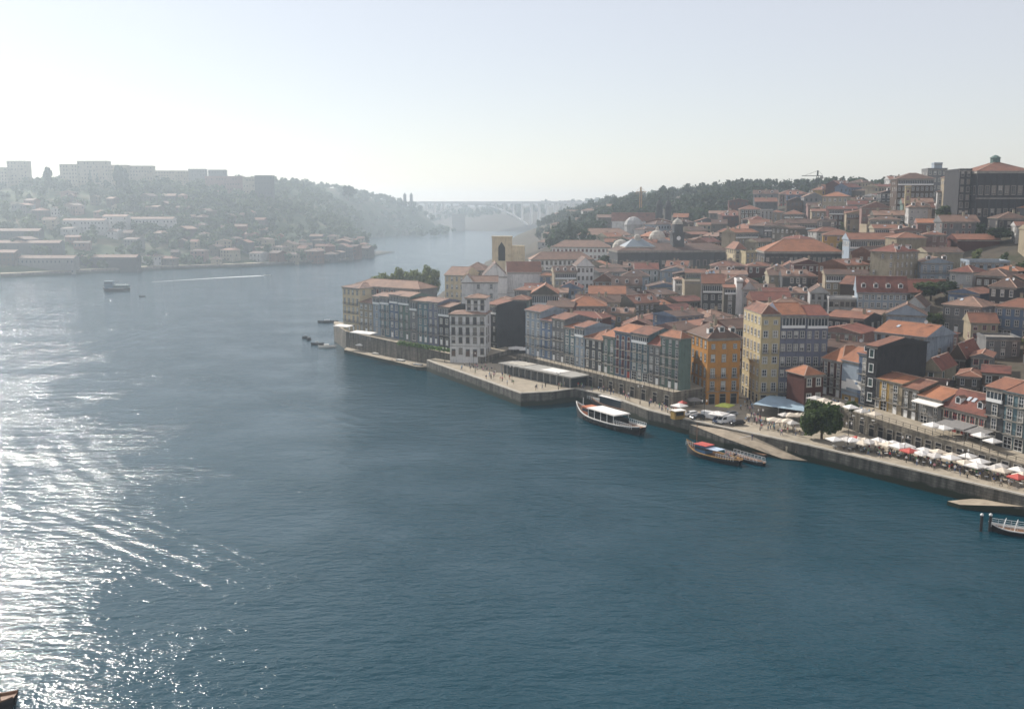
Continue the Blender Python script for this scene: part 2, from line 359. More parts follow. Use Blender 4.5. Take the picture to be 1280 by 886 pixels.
M_arc = masonry('arcade_masonry', ((.22, .195, .155), (.15, .135, .11)), -8)
heightfield('ground', axis([(-500, -140, 40), (-140, 320, 7), (320, 700, 20), (700, 2400, 100)]), axis([(-60, 170, 30), (170, 760, 7), (760, 1500, 20), (1500, 4300, 45)]), hP, SHORE_P, [M_town])
heightfield('far_bank_hill', axis([(-2400, -900, 80), (-900, -120, 12)]), axis([(700, 860, 40), (860, 1400, 10), (1400, 4100, 40)]), hG, SHORE_G, [M_hill])

# ------------------------------------------------------------------ river
def water_mat():
    m, nt, b = nodes_mat('river_water'); N = nt.nodes; L = nt.links
    b.inputs['Base Color'].default_value = (.0008, .040, .060, 1); b.inputs['Roughness'].default_value = .10
    b.inputs['IOR'].default_value = 1.33; b.inputs['Specular IOR Level'].default_value = .5
    tc = N.new('ShaderNodeTexCoord')
    def nz(scale, sx, sy, rot, detail, rough=.55):
        mp = N.new('ShaderNodeMapping'); mp.inputs['Scale'].default_value = (sx, sy, 1); mp.inputs['Rotation'].default_value = (0, 0, R(rot))
        n = N.new('ShaderNodeTexNoise'); n.inputs['Scale'].default_value = scale; n.inputs['Detail'].default_value = detail; n.inputs['Roughness'].default_value = rough
        L.new(tc.outputs['Object'], mp.inputs['Vector']); L.new(mp.outputs[0], n.inputs['Vector']); return n
    big = nz(.035, 1, 1, 20, 3)        # gust patches
    w1 = nz(.16, .6, 1.5, 12, 4); w2 = nz(.55, .7, 1.3, -18, 4); w3 = nz(2.2, 1, 1.2, 30, 3)
    def ma(a, k, c):
        x = N.new('ShaderNodeMath'); x.operation = 'MULTIPLY_ADD'; L.new(a, x.inputs[0])
        if hasattr(k, 'default_value'): L.new(k, x.inputs[1])
        else: x.inputs[1].default_value = k
        if hasattr(c, 'default_value'): L.new(c, x.inputs[2])
        else: x.inputs[2].default_value = c
        return x.outputs[0]
    amp = N.new('ShaderNodeMapRange'); amp.inputs['From Min'].default_value = .35; amp.inputs['From Max'].default_value = .65
    amp.inputs['To Min'].default_value = .5; amp.inputs['To Max'].default_value = 1.1; L.new(big.outputs[0], amp.inputs['Value'])
    h = ma(w1.outputs[0], .75, 0.0); h = ma(w2.outputs[0], .48, h); h = ma(w3.outputs[0], .115, h)
    hm = N.new('ShaderNodeMath'); hm.operation = 'MULTIPLY'; L.new(h, hm.inputs[0]); L.new(amp.outputs[0], hm.inputs[1])
    hs_ = hm.outputs[0]
    def wake(a, b_, width, k, amp_, bend=0.0):      # the travelling crests of a passing boat's wash
        nonlocal hs_
        ag = math.atan2(b_.y - a.y, b_.x - a.x); ln = (b_ - a).length
        mp = N.new('ShaderNodeMapping'); mp.vector_type = 'TEXTURE'; mp.inputs['Location'].default_value = (a.x, a.y, 0); mp.inputs['Rotation'].default_value = (0, 0, ag)
        L.new(tc.outputs['Object'], mp.inputs['Vector']); sp = N.new('ShaderNodeSeparateXYZ'); L.new(mp.outputs[0], sp.inputs[0])
        def mth(op, x, y=None):
            n_ = N.new('ShaderNodeMath'); n_.operation = op
            for i_, q in enumerate((x, y)):
                if q is None: continue
                if hasattr(q, 'default_value'): L.new(q, n_.inputs[i_])
                else: n_.inputs[i_].default_value = q
            return n_.outputs[0]
        u, v = sp.outputs[0], sp.outputs[1]
        t = mth('DIVIDE', u, ln); v = mth('ADD', v, mth('MULTIPLY', mth('MULTIPLY', t, mth('SUBTRACT', t, 1.0)), bend)); v = mth('ADD', v, mth('MULTIPLY', big.outputs[0], 2.5))
        m1 = mth('MULTIPLY', mth('ABSOLUTE', v), 1 / width); m1 = mth('MAXIMUM', mth('SUBTRACT', 1.0, mth('MULTIPLY', m1, m1)), 0.0)
        m2 = mth('MULTIPLY', mth('MAXIMUM', mth('MULTIPLY', mth('MULTIPLY', t, mth('SUBTRACT', 1.0, t)), 4.0), 0.0), m1)
        hs_ = mth('ADD', hs_, mth('MULTIPLY', mth('MULTIPLY', mth('SINE', mth('MULTIPLY', v, k)), m2), amp_))
    wake(at_z(60, 630, 0), at_z(430, 790, 0), 11, 1.5, .085, 8); wake(at_z(140, 640, 0), at_z(470, 775, 0), 5, 1.9, .07, 6)
    wake(at_z(-120, 480, 0), at_z(250, 400, 0), 30, .7, .16, -30); wake(at_z(-50, 425, 0), at_z(150, 366, 0), 24, .8, .18, 20); wake(at_z(150, 640, 0), at_z(40, 520, 0), 14, 1.0, .06, 10); wake(at_z(560, 560, 0), at_z(250, 470, 0), 10, .9, .10, 12)
    bp = N.new('ShaderNodeBump'); bp.inputs['Strength'].default_value = 1.0; bp.inputs['Distance'].default_value = .86
    L.new(hs_, bp.inputs['Height']); L.new(bp.outputs[0], b.inputs['Normal'])
    return m
M_water = water_mat()
mb = MB(); mb.face([(-2500, -300, 0), (2500, -300, 0), (2500, 4400, 0), (-2500, 4400, 0)])
structure(link('river_water', mb.mesh('river_water', [M_water])))

# ------------------------------------------------------------------ quay, pier, terraces (setting)
def pxpoly(l): return [at_z(px, py, z) for px, py, z in l]
QZ = 4.0
edge = [at_z(px, py, QZ) for px, py in ((533, 450), (545, 455), (600, 474), (651, 492), (690, 490), (719, 486), (760, 495), (810, 513), (850, 523), (905, 535), (1010, 557), (1100, 578), (1280, 620))]
e_end = edge[-1] + (edge[-1] - edge[-2]).normalized() * 60
back = [Vector((160, 190, QZ)), Vector((135, 250, QZ)), Vector((110, 300, QZ)), Vector((78, 318, QZ)), Vector((45, 318, QZ)), Vector((14, 352, QZ)), Vector((-12, 372, QZ)), Vector((-26, 384, QZ))]
mb = MB(); mb.prism([(p.x, p.y) for p in edge + [e_end] + back], -3.0, QZ, 0, 1)
structure(link('quay', mb.mesh('quay', [M_wallst, M_pave])))
# granite coping stones along the edge, each its own piece
cop = MB(); cop.box(-.5, .5, -.45, .45, 0, .22); cop_me = cop.mesh('coping_stone', [M_paleS])
coping = empty('quay_coping', edge[3], 0, 'pale granite coping running along the edge of the riverside quay', 'coping')
for a, b_ in zip(edge[:-1], edge[1:]):
    n = max(1, int((b_ - a).length / 3.6)); dd = (b_ - a).normalized(); ag = math.atan2(dd.y, dd.x); nn = Vector((-dd.y, dd.x, 0))
    for i in range(n):
        p = a + (b_ - a) * ((i + .5) / n) + nn * .6
        link('coping_stone', cop_me, coping, (p.x - edge[3].x, p.y - edge[3].y, 0.004), ag, ((b_ - a).length / n - .06, 1, 1))
# cobbled slipway
def sheet(name, pts, mats, zlow=-3.0):
    m = MB(); n = len(pts); m.prism([(p.x, p.y) for p in pts], zlow, [p.z for p in pts], 0, 1)
    return structure(link(name, m.mesh(name, mats)))
sheet('slipway', pxpoly([(862, 530, 3.9), (905, 547, 2.9), (978, 573, .25), (1012, 576, .25), (1022, 561, 3.0), (905, 536.5, 3.95)]), [M_wallst, M_rampm])
# terrace over the riverside arcades (right), the low town wall (middle) and the river wall at the point (left)
T = [at_z(1010, 496, 9.0), at_z(1085, 520, 9.0), at_z(1280, 580, 7.5)]
T.append(T[2] + (T[2] - T[1]).normalized() * 45)
inl = Vector((.93, .37, 0))
mb = MB(); pol = T + [T[3] + inl * 30, T[0] + inl * 30]
mb.prism([(p.x, p.y) for p in pol], 2.0, [9, 9, 7.5, 6.4, 6.4, 9], 0, 1)
structure(link('arcade_terrace', mb.mesh('arcade_terrace', [M_arc, M_pave])))
C0, C1 = at_z(655, 441, 9.0), at_z(852, 487.5, 9.0)
cn = Vector(((C1 - C0).y, -(C1 - C0).x, 0)).normalized()          # towards the river
if cn.y > 0: cn = -cn
mb = MB(); pol = [C0 + cn * 3.2, C1 + cn * 3.2, C1 - cn * 14, C0 - cn * 14]
mb.prism([(p.x, p.y) for p in pol], 2.0, 8.7, 0, 1); structure(link('wall_terrace', mb.mesh('wall_terrace', [M_arc, M_pave])))
D0, D1 = at_z(425, 409, 9.0), at_z(609, 437, 9.0)
dn = Vector(((D1 - D0).y, -(D1 - D0).x, 0)).normalized()
if dn.y > 0: dn = -dn
P0, P1 = at_z(417, 404, 8.2), at_z(560, 442, 6.5)
pol = [P0 + Vector((-1, 8, 0)), P0, at_z(432, 414, 8.2), at_z(480, 424.5, 8.0), P1, D1 + dn * 2, D1 - dn * 14, D0 - dn * 16 + Vector((2, 0, 0))]
mb = MB(); mb.prism([(p.x, p.y) for p in pol], -3, [8.2, 8.2, 8.2, 8.0, 6.6, 6.4, 8.2, 8.2], 0, 1); structure(link('point_terrace', mb.mesh('point_terrace', [M_arc, M_pave])))
sheet('landing_stage', pxpoly([(430, 437, 1.3), (520, 458, 1.3), (541, 459, 1.3), (548, 446, 1.3), (440, 428, 1.3)]), [M_wallst, M_pave])

# ------------------------------------------------------------------ window, balcony, door kit (shared meshes)
FR = [(M_paleS, M_white), (M_stone, M_white), (M_white, M_green_p), (M_stone, M_brown_p), (M_paleS, M_red_p), (M_white, M_blue_p)]
WM = {}
VRND = random.Random(5)
M_curt = plain('pale_curtain', (.42, .41, .38), .9, var=.2)
M_shut = plain('lowered_shutter', (.26, .25, .22), .7, var=.2)
def win_mesh(kind, fr, var=None):
    if var is None: var = VRND.choice((0, 0, 0, 1, 2)) if kind in ('sash', 'tall', 'wide') else 0
    k = (kind, fr, var)
    if k in WM: return WM[k]
    w, h = dict(sash=(1.15, 1.95), tall=(1.2, 2.65), small=(.95, 1.15), arch=(1.7, 2.9), door=(1.3, 2.5), shop=(2.2, 2.6), wide=(1.7, 1.8))[kind]
    m = MB(); a, b2 = w / 2, .16
    m.box(-a - b2, -a, -.10, .05, -b2, h + b2, 0); m.box(a, a + b2, -.10, .05, -b2, h + b2, 0)
    m.box(-a, a, -.10, .05, h, h + b2, 0); m.box(-a - b2 * 1.3, a + b2 * 1.3, -.18, .05, -b2 - .06, -.0, 0)
    m.face([(-a, -.015, 0), (a, -.015, 0), (a, -.015, h), (-a, -.015, h)], 2)
    if var == 1: m.face([(-a, -.018, h * .45), (a, -.018, h * .45), (a, -.018, h), (-a, -.018, h)], 3)
    if var == 2: m.face([(-a, -.018, h * .08), (a, -.018, h * .08), (a, -.018, h), (-a, -.018, h)], 4)
    if kind in ('arch',):
        m.box(-a, a, -.09, .04, h * .68, h * .74, 0)
    elif kind != 'door':
        for x in (-a + .045, a - .045, 0): m.box(x - .045, x + .045, -.06, -.02, .003, h - .003, 1)
        for z in ((.05, h * .5, h - .05) if kind in ('sash', 'wide', 'small') else (.05, h * .36, h * .72, h - .05)): m.box(-a + .092, -.047, -.055, -.022, z - .04, z + .04, 1); m.box(.047, a - .092, -.055, -.022, z - .04, z + .04, 1)
    else:
        m.box(-a + .04, a - .04, -.07, -.02, .02, h * .8, 1)
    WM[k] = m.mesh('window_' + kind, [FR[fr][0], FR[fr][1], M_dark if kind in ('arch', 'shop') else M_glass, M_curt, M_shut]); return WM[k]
BALC = {}
def balc_mesh(w):
    k = round(w * 2) / 2
    if k in BALC: return BALC[k], k
    m = MB(); m.box(-k / 2, k / 2, -.75, -.12, -.16, 0, 0)
    m.box(-k / 2, k / 2, -.74, -.70, .92, .98, 1)
    for s in (-1, 1): m.box(s * k / 2 - .02, s * k / 2 + .02, -.70, -.10, .92, .98, 1)
    n = int(k / .22)
    for i in range(n + 1):
        x = -k / 2 + k * i / n; m.box(x - .016, x + .016, -.735, -.705, 0, .92, 1)
    BALC[k] = m.mesh('balcony', [M_stone, M_iron]); return BALC[k], k
def misc_mesh():
    m = MB(); m.box(-.45, .45, -.3, .3, -1.2, 1.3, 0); m.box(-.52, .52, -.37, .37, 1.3, 1.42, 1)
    for x in (-.25, .2): m.tube((x, 0, 1.42), (x, 0, 1.75), .11, 6, 2)
    ch = m.mesh('chimney', [wall_mat('cream', WALLS['cream']), M_stone, MATS['roof_terracotta']])
    m = MB(); m.face([(-.6, 0, 0), (.6, 0, 0), (.6, 0, 1.2), (-.6, 0, 1.2)], 2)
    m.box(-.8, -.6, -.06, 1.6, -.3, 1.3, 0); m.box(.6, .8, -.06, 1.6, -.3, 1.3, 0); m.box(-.6, .6, -.05, 1.5, -.3, 0, 0)
    m.face([(-.95, -.2, 1.28), (0, -.2, 1.85), (0, 2.0, 1.85), (-.95, 2.0, 1.28)], 1); m.face([(0, -.2, 1.85), (.95, -.2, 1.28), (.95, 2.0, 1.28), (0, 2.0, 1.85)], 1)
    m.face([(-.8, -.05, 1.3), (.8, -.05, 1.3), (0, -.05, 1.83)], 0)
    do = m.mesh('dormer', [M_white, MATS['roof_brown'], M_glass])
    m = MB(); m.box(-.5, .5, -.7, .7, .03, .14, 0); m.face([(-.42, -.62, .145), (.42, -.62, .145), (.42, .62, .145), (-.42, .62, .145)], 1)
    sk = m.mesh('skylight', [M_steel, plain('skylight_glass', (.5, .55, .6), .06, spec=.8)])
    m = MB(); m.tube((0, 0, -.3), (0, 0, .8), .04, 5, 1)
    pr = [(.02, 0), (.25, .03), (.42, .10), (.55, .2)]
    k = len(m.v); mm = MB(); mm.lathe(pr, 12, 0)
    for v in mm.v: m.v.append((v[0], -v[2] + .1, v[1] + .9))
    for f, q in zip(mm.f[:-1], mm.m): m.f.append(tuple(k + i for i in f)); m.m.append(0)
    ds = m.mesh('satellite_dish', [M_white, M_steel])
    return ch, do, sk, ds
CHIM, DORM, SKYL, DISH = misc_mesh()

def roof_geo(kind, w, d, h, rh, o=.45):
    """roof over x -w/2..w/2, y 0..d, eaves at z=h; returns builder, gable points for the wall, height function"""
    m = MB(); x0, x1, y0, y1 = -w / 2 - o, w / 2 + o, -o, d + o
    t = .22; gab = []
    E4 = [(x0, y0), (x1, y0), (x1, y1), (x0, y1)]
    if kind == 'flat':
        m.box(-w / 2 + .3, w / 2 - .3, .3, d - .3, h - .1, h + .25, 0)
        for b_ in ((x0 + .3, x1 - .3, -.15, .3), (x0 + .3, x1 - .3, d - .3, d + .15), (x0 + .3, -w / 2 + .3, .3, d - .3), (w / 2 - .3, x1 - .3, .3, d - .3)): m.box(*b_, h - .1, h + .8, 1)
        return m, gab, lambda x, y: h + .25
    zb, ze = h + .02, h + t
    m.face([(x, y, zb) for x, y in reversed(E4)], 0)
    for i in range(4):
        j = (i + 1) % 4; m.face([(*E4[i], zb), (*E4[j], zb), (*E4[j], ze), (*E4[i], ze)], 1)
    W, Dp = x1 - x0, y1 - y0; zr = h + rh; cxm, cym = 0, d / 2
    if kind == 'gablex':
        a, b_ = (x0, cym, zr), (x1, cym, zr)
        m.face([(x0, y0, ze), (x1, y0, ze), b_, a]); m.face([(x1, y1, ze), (x0, y1, ze), a, b_])
        m.face([(x0, y1, ze), (x0, y0, ze), a], 1); m.face([(x1, y0, ze), (x1, y1, ze), b_], 1)
        lines = [(a, b_)]; fn = lambda x, y: ze + (rh - t) * max(0, 1 - abs(y - cym) / (Dp / 2))
    elif kind == 'gabley':
        a, b_ = (0, y0, zr), (0, y1, zr)
        m.face([(x1, y0, ze), (x1, y1, ze), b_, a]); m.face([(x0, y1, ze), (x0, y0, ze), a, b_])
        m.face([(x0, y0, ze), (x1, y0, ze), a], 1); m.face([(x1, y1, ze), (x0, y1, ze), b_], 1)
        lines = [(a, b_), ((x0, y0, ze), a), ((x1, y0, ze), a)]; fn = lambda x, y: ze + (rh - t) * max(0, 1 - abs(x) / (W / 2))
    else:
        if W >= Dp: a, b_ = (x0 + Dp / 2, cym, zr), (x1 - Dp / 2, cym, zr)
        else: a, b_ = (0, y0 + W / 2, zr), (0, y1 - W / 2, zr)
        if W >= Dp:
            m.face([(x0, y0, ze), (x1, y0, ze), b_, a]); m.face([(x1, y1, ze), (x0, y1, ze), a, b_])
            m.face([(x0, y1, ze), (x0, y0, ze), a]); m.face([(x1, y0, ze), (x1, y1, ze), b_])
            lines = [(a, b_), ((x0, y0, ze), a), ((x0, y1, ze), a), ((x1, y0, ze), b_), ((x1, y1, ze), b_)]
        else:
            m.face([(x0, y0, ze), (x1, y0, ze), a]); m.face([(x1, y1, ze), (x0, y1, ze), b_])
            m.face([(x0, y1, ze), (x0, y0, ze), a, b_]); m.face([(x1, y0, ze), (x1, y1, ze), b_, a])
            lines = [(a, b_), ((x0, y0, ze), a), ((x1, y0, ze), a), ((x0, y1, ze), b_), ((x1, y1, ze), b_)]
        hd = min(W, Dp) / 2
        fn = lambda x, y: ze + (rh - t) * max(0, min(1, min(x - x0, x1 - x, y - y0, y1 - y) / hd))
    for p, q in lines:
        if (Vector(q) - Vector(p)).length > .3: m.bar((p[0], p[1], p[2] + .03), (q[0], q[1], q[2] + .03), .30, .16, 2)
    return m, gab, fn

NUM = ['zero', 'one', 'two', 'three', 'four', 'five', 'six', 'seven', 'eight', 'nine']
RNAME = dict(hip='hipped tile roof', gablex='ridged tile roof', gabley='gabled tile roof', flat='flat roof')
RADJ = dict(hip='hip-roofed', gablex='ridge-roofed', gabley='gabled', flat='flat-roofed')
FOOT = []      # occupied plan rectangles: (cx, cy, radius, Vector corners)
HAND = []
PROT = []      # picture areas of the hand-placed buildings
rng = random.Random(7)
def add_foot(pts): FOOT.append(pts)
def sat(a, b):
    for P in (a, b):
        for i in range(4):
            e = P[(i + 1) % 4] - P[i]; n = Vector((-e.y, e.x))
            pa = [n.dot(p) for p in a]; pb_ = [n.dot(p) for p in b]
            if max(pa) <= min(pb_) + .05 or max(pb_) <= min(pa) + .05: return False
    return True
def house(L, ang, w, d, zb, zt, wall='cream', floors=4, roof='hip', rh=None, roofc='terracotta', fr=None, cols=None, balc=(), where='', label=None,
          name='town_house', cat='house', group=None, chim=0, dorm=0, sky_=0, dish=0, sides=True, ground='door', sink=6.0, far=False, wk=None, plainfront=False, band=False, skip_floors=0, noov=False, col_prob=1.0, allsides=False):
    """L: front-left corner, ang: direction of the front from left to right, zb ground, zt eaves"""
    ca, sa = math.cos(ang), math.sin(ang)
    cx, cyy = L[0] + ca * w / 2, L[1] + sa * w / 2
    h = zt - zb; rs = random.Random(int(L[0] * 131 + L[1] * 17 + w * 7))
    if rh is None: rh = min(w, d) * .22
    if fr is None: fr = rs.choice((0, 0, 1, 1, 1, 2, 3, 4))
    if cols is None: cols = max(1, int(w / 2.6))
    if label is None:
        bits = [RADJ[roof], NUM[min(9, floors)], 'storey', wall.replace('_', ' '), 'house']
        ft = []
        if dorm: ft.append(NUM[dorm] + ' dormer' + ('s' if dorm > 1 else ''))
        elif chim: ft.append(NUM[chim] + ' chimney' + ('s' if chim > 1 else ''))
        if not dorm and not chim and sky_: ft.append('a skylight')
        if len(where.split()) > 7: ft = []
        label = ' '.join(bits) + (' with ' + ft[0] if ft else '') + ' ' + where
    root = empty(name, (cx, cyy, zb), ang, label, cat, group or label)
    add_foot([Vector((L[0], L[1])), Vector((L[0] + ca * w, L[1] + sa * w)), Vector((L[0] + ca * w - sa * d, L[1] + sa * w + ca * d)), Vector((L[0] - sa * d, L[1] + ca * d))])
    wm = MB(); wm.box(-w / 2, w / 2, 0, d, -sink, h + (.05 if roof != 'flat' else -.12))
    if roof == 'gablex':
        for s in (-1, 1): wm.face([(s * (w / 2), 0, h), (s * (w / 2), d, h), (s * (w / 2), d / 2, h + rh - .2)])
    link('walls', wm.mesh('walls', [MATS['wall_' + wall]]), root)
    ov = .45 if not noov else .12
    rm, _, rf = roof_geo(roof, w, d, h, rh, ov)
    ro = link('roof', rm.mesh('roof', [MATS['roof_' + roofc] if roof != 'flat' else M_stone, MATS['wall_' + wall] if roof in ('gablex', 'gabley', 'flat') else M_stone, M_mortar]), root)
    if band or not far:
        bm_ = MB(); bm_.box(-w / 2 - .12, w / 2 + .12, -.22, -.003, h - .55, h - .02)
        link('cornice', bm_.mesh('cornice', [M_stone]), root)
        bm_ = MB(); bm_.box(-w / 2 + .002, w / 2 - .002, -.12, -.004, h / floors - .18, h / floors)
        link('string_course', bm_.mesh('string_course', [M_stone]), root)
    fh = h / floors; ws = rs.uniform(.82, 1.22); wz = rs.uniform(.9, 1.12)
    faces = [('f', w, cols)]
    if sides and (not plainfront):
        # the side walls that look towards the open river
        v = Vector((cx, cyy)).normalized()
        if Vector((-ca, -sa)).dot(v) < -.15: faces.append(('l', d, max(1, int(d / 3.4))))
        if Vector((ca, sa)).dot(v) < -.15: faces.append(('r', d, max(1, int(d / 3.8))))
    joined = MB() if far else None
    for fc, ln, nc in faces:
        if fc == 'f' and plainfront: continue
        if fc != 'f' and not allsides and rs.random() < .35: continue
        for i in range(skip_floors, floors):
            k = wk or ('tall' if (i in balc) else 'sash')
            if i == floors - 1 and floors > 3 and not wk and i not in balc: k = 'small' if rs.random() < .3 else 'sash'
            zz = i * fh + (.3 if k == 'tall' else max(.5, (fh - 1.95) * .55))
            if i == 0 and ground: k, zz = ('arch' if ground == 'arch' else ('shop' if rs.random() < .3 else 'door')), .12
            for c in range(nc):
                if fc != 'f' and not allsides and rs.random() > .6: continue
                if rs.random() > col_prob: continue
                u = -ln / 2 + ln * (c + .5) / nc
                kk = k
                if i == 0 and ground == 'door' and rs.random() < .4: kk, zz = 'sash', .9
                elif i == 0 and ground: zz = .12
                if fc == 'f': loc, rz = (u, 0, zz), 0
                elif fc == 'l': loc, rz = (-w / 2, d / 2 - u, zz), -math.pi / 2
                else: loc, rz = (w / 2, d / 2 + u, zz), math.pi / 2
                if far:
                    a = .6; q = [(-a, 0), (a, 0), (a, 1.8), (-a, 1.8)]
                    if fc == 'f': joined.face([(loc[0] + x, -.03, zz + z) for x, z in q])
                    elif fc == 'l': joined.face([(-w / 2 - .03, loc[1] - x, zz + z) for x, z in q])
                    else: joined.face([(w / 2 + .03, loc[1] + x, zz + z) for x, z in q])
                    continue
                link('window' if kk not in ('door', 'arch', 'shop') else 'door', win_mesh(kk, fr), root, loc, rz, (ws, 1, wz) if (kk in ('sash', 'tall', 'small') and ln / nc > 1.9 and fh > 2.6 and not (kk == 'tall' and wz > 1)) else None)
            if i in balc and not far:
                if fc == 'f' and rs.random() < .55:
                    bmsh, kw = balc_mesh(w - .8); link('balcony', bmsh, root, (0, 0, i * fh + .2), 0)
                elif fc == 'f':
                    bmsh, kw = balc_mesh(1.9)
                    for c in range(nc): link('balcony', bmsh, root, (-ln / 2 + ln * (c + .5) / nc, 0, i * fh + .2), 0)
    if not far and not plainfront and floors >= 4 and roof != 'flat' and name == 'town_house' and rs.random() < .38:
        vm = MB(); z0, z1 = (floors - 1) * fh + .15, h - .6; x0, x1 = -w / 2 + .35, w / 2 - .35
        vm.box(x0, x1, -.55, -.125, z0, z0 + .8, 0); vm.box(x0 + .02, x1 - .02, -.50, -.125, z0 + .802, z1 - .14, 2); vm.box(x0 - .1, x1 + .1, -.65, -.225, z1 - .138, z1, 1)
        link('glazed_veranda', vm.mesh('glazed_veranda', [FR[fr][1], M_stone, M_glass]), root)
        pmn = MB(); pmn.box(-.05, .05, -.56, -.503, z0 + .803, z1 - .14); pmm = pmn.mesh('mullion', [M_white]); nm_ = max(3, int((x1 - x0) / .9))
        vo_ = COL.objects[-1] if False else None
        for q in range(nm_ + 1): link('mullion', pmm, root, (x0 + .06 + (x1 - x0 - .12) * q / nm_, 0, 0))
    if far and joined.f:
        o = link('window_rows', joined.mesh('window_rows', [M_glass]), root); o['kind'] = 'stuff'
    for i in range(chim):
        x = (rs.random() - .5) * w * .7; y = d * (.3 + .5 * rs.random()); link('chimney', CHIM, ro, (x, y, rf(x, y) + .3), rs.random() * .2)
    for i in range(dorm):
        x = -w / 2 + w * (i + .5) / dorm; y = d * .12; link('dormer', DORM, ro, (x, y, rf(x, y) + .1))
    sl = math.atan2(rh, d / 2 + .4) if roof != 'flat' else 0
    for i in range(sky_):
        x = (rs.random() - .5) * w * .45; y = d * .28; o = link('skylight', SKYL, ro, (x, y, rf(x, y) + .02)); o.rotation_euler = (sl, 0, 0) if roof != 'gabley' else (0, 0, 0)
    for i in range(dish):
        x = (rs.random() - .5) * w * .7; y = d * (.2 + .5 * rs.random()); link('satellite_dish', DISH, ro, (x, y, rf(x, y) + .15), rs.choice((-.6, .2, .8)))
    return root
def protect(px0, px1, t, b, D): PROT.append((px0, px1, t, b, D))
def corner_r(L, ang, px, py):
    d_ = ray(px, py); k = d_.x / d_.y; c, s = math.cos(ang), math.sin(ang)
    return (k * L[1] - L[0]) / (c - k * s)
def solve(px, py, h, hf=None, lo=190, hi=2600):
    hf = hf or hP; Ds = np.arange(lo, hi, 2.0); d_ = ray(px, py)
    z = CAMH + d_.z * Ds / d_.y; t = hf(d_.x / d_.y * Ds, Ds); ok = np.nonzero(z - t <= h)[0]
    return float(Ds[ok[0]]) if len(ok) else None
def pb(pxL, pxR, pye, floors, wall='cream', ang=-50, roof='hip', D=None, d=11, fh=3.3, vis=None, hf=None, **kw):
    if D is None: D = solve(pxL, pye, floors * fh, hf)
    if D is None: return None
    p = at_y(pxL, pye, D); a = R(ang); w = corner_r(p, a, pxR, pye)
    zt = p.z; zs = [float((hf or hP)(np.array(p.x + math.cos(a) * w * t), np.array(p.y + math.sin(a) * w * t))) for t in (0, .5, 1)]
    zb = min(zs); zb = min(zb, zt - floors * 2.7) if zt - zb < floors * 2.7 else zb
    if (zt - zb) / floors > 4.2 and not kw.get('wk'): floors = int((zt - zb) / 3.5)
    HAND.append((pxL, pxR, pye - 6, D)); protect(pxL, pxR, pye - 14, vis or pye + (zt - zb) / D * FPX * .7, D)
    return house(p, a, w, d, zb, zt, wall, floors, roof, **kw)
def row(A, B, zb, specs, where, d=12, **common):
    """a terrace of houses on the line A-B, cut at the given picture columns"""
    dr = (B - A); ang = math.atan2(dr.y, dr.x); c, s = math.cos(ang), math.sin(ang)
    for sp in specs:
        pxL, pxR, pye, fl, wall = sp[:5]; kw = dict(common); kw.update(sp[5] if len(sp) > 5 else {})
        t0 = corner_r(A, ang, pxL, pye); t1 = corner_r(A, ang, pxR, pye)
        L = Vector((A.x + c * t0, A.y + s * t0, 0)); w = t1 - t0 - .04
        zt = at_y((pxL + pxR) / 2, pye, A.y + s * (t0 + t1) / 2).z
        f = t0 / dr.length; zg = zb if not hasattr(zb, '__len__') else zb[0] + (zb[1] - zb[0]) * f
        protect(pxL, pxR, pye - 12, pye + 60, L.y)
        kw.setdefault('where', where); dd = kw.pop('d', d); rf = kw.pop('roof', 'gablex')
        house(L, ang, w, dd, zg, zt, wall, fl, rf, **kw)

# ------------------------------------------------------------------ riverside rows
WA = 'on the terrace above the riverside arcades'
A0, A1 = T[0] + inl * 7, T[2] + inl * 7
zA = [9.0, 7.5]
row(A0, A1, zA, [
    (1029, 1053, 450.5, 4, 'maroon', dict(roof='hip', rh=4.0, roofc='orange', fr=0, label='maroon tiled corner house with pale windows beside the bannered house', balc=(1, 2))),
    (1053, 1074, 452, 4, 'pale_blue', dict(roof='gablex', rh=3.4, roofc='orange', plainfront=True, label='plain blue-grey house front carrying a white banner over a yellow base', sky_=0)),
    (1074, 1089, 443, 5, 'blue', dict(roof='gablex', rh=1.6, dorm=2, fr=0, balc=(2, 3))),
    (1089, 1100, 473, 3, 'grey', dict(fr=0, balc=(1,), rh=1.5)), (1100, 1112, 475, 3, 'ochre', dict(fr=0, rh=1.5, balc=(1,))), (1112, 1128.5, 478.5, 3, 'beige', dict(fr=0, rh=1.5, balc=(1, 2), roofc='orange')),
    (1128.5, 1149, 486, 3, 'stone', dict(fr=1, rh=2, balc=(1,))), (1149, 1178, 498, 3, 'grey', dict(fr=1, rh=2.4, roofc='orange', dish=1)),
    (1178, 1234, 515, 2, 'stone', dict(roof='gablex', rh=4.2, roofc='red', dorm=2, sky_=2, label='low wide stone house with big red tile roof and two dormers over the arcades')),
    (1234, 1257, 486, 4, 'dark_grey', dict(fr=0, balc=(1, 2), rh=2)), (1257, 1285, 492, 4, 'teal', dict(fr=0, balc=(1, 2, 3), rh=2)),
    (1285, 1325, 500, 4, 'cream', dict(balc=(1, 2))), (1325, 1370, 520, 4, 'brick', dict(balc=(1,)))], WA, d=11, ground='door', sides=False)
# the tall houses behind, with bare party walls
pb(1084, 1097, 432, 5, 'slate', ang=-62, D=262, d=19, roof='gablex', rh=2.0, sides=False, vis=470, label='tall dark house with bare black party wall rising behind the terrace row')
pb(1152, 1176, 462, 3, 'cream', ang=-40, D=272, roof='gabley', d=14, rh=3.5, roofc='red', sky_=2, vis=468, label='cream house with two skylights and brown gable wall above the terrace row', fr=2)
pb(1186, 1207, 448, 3, 'brown', ang=-38, D=288, roof='gabley', d=17, rh=4.5, roofc='red', sky_=2, vis=455, label='brown house with steep gable and broad red roof behind the terrace row')
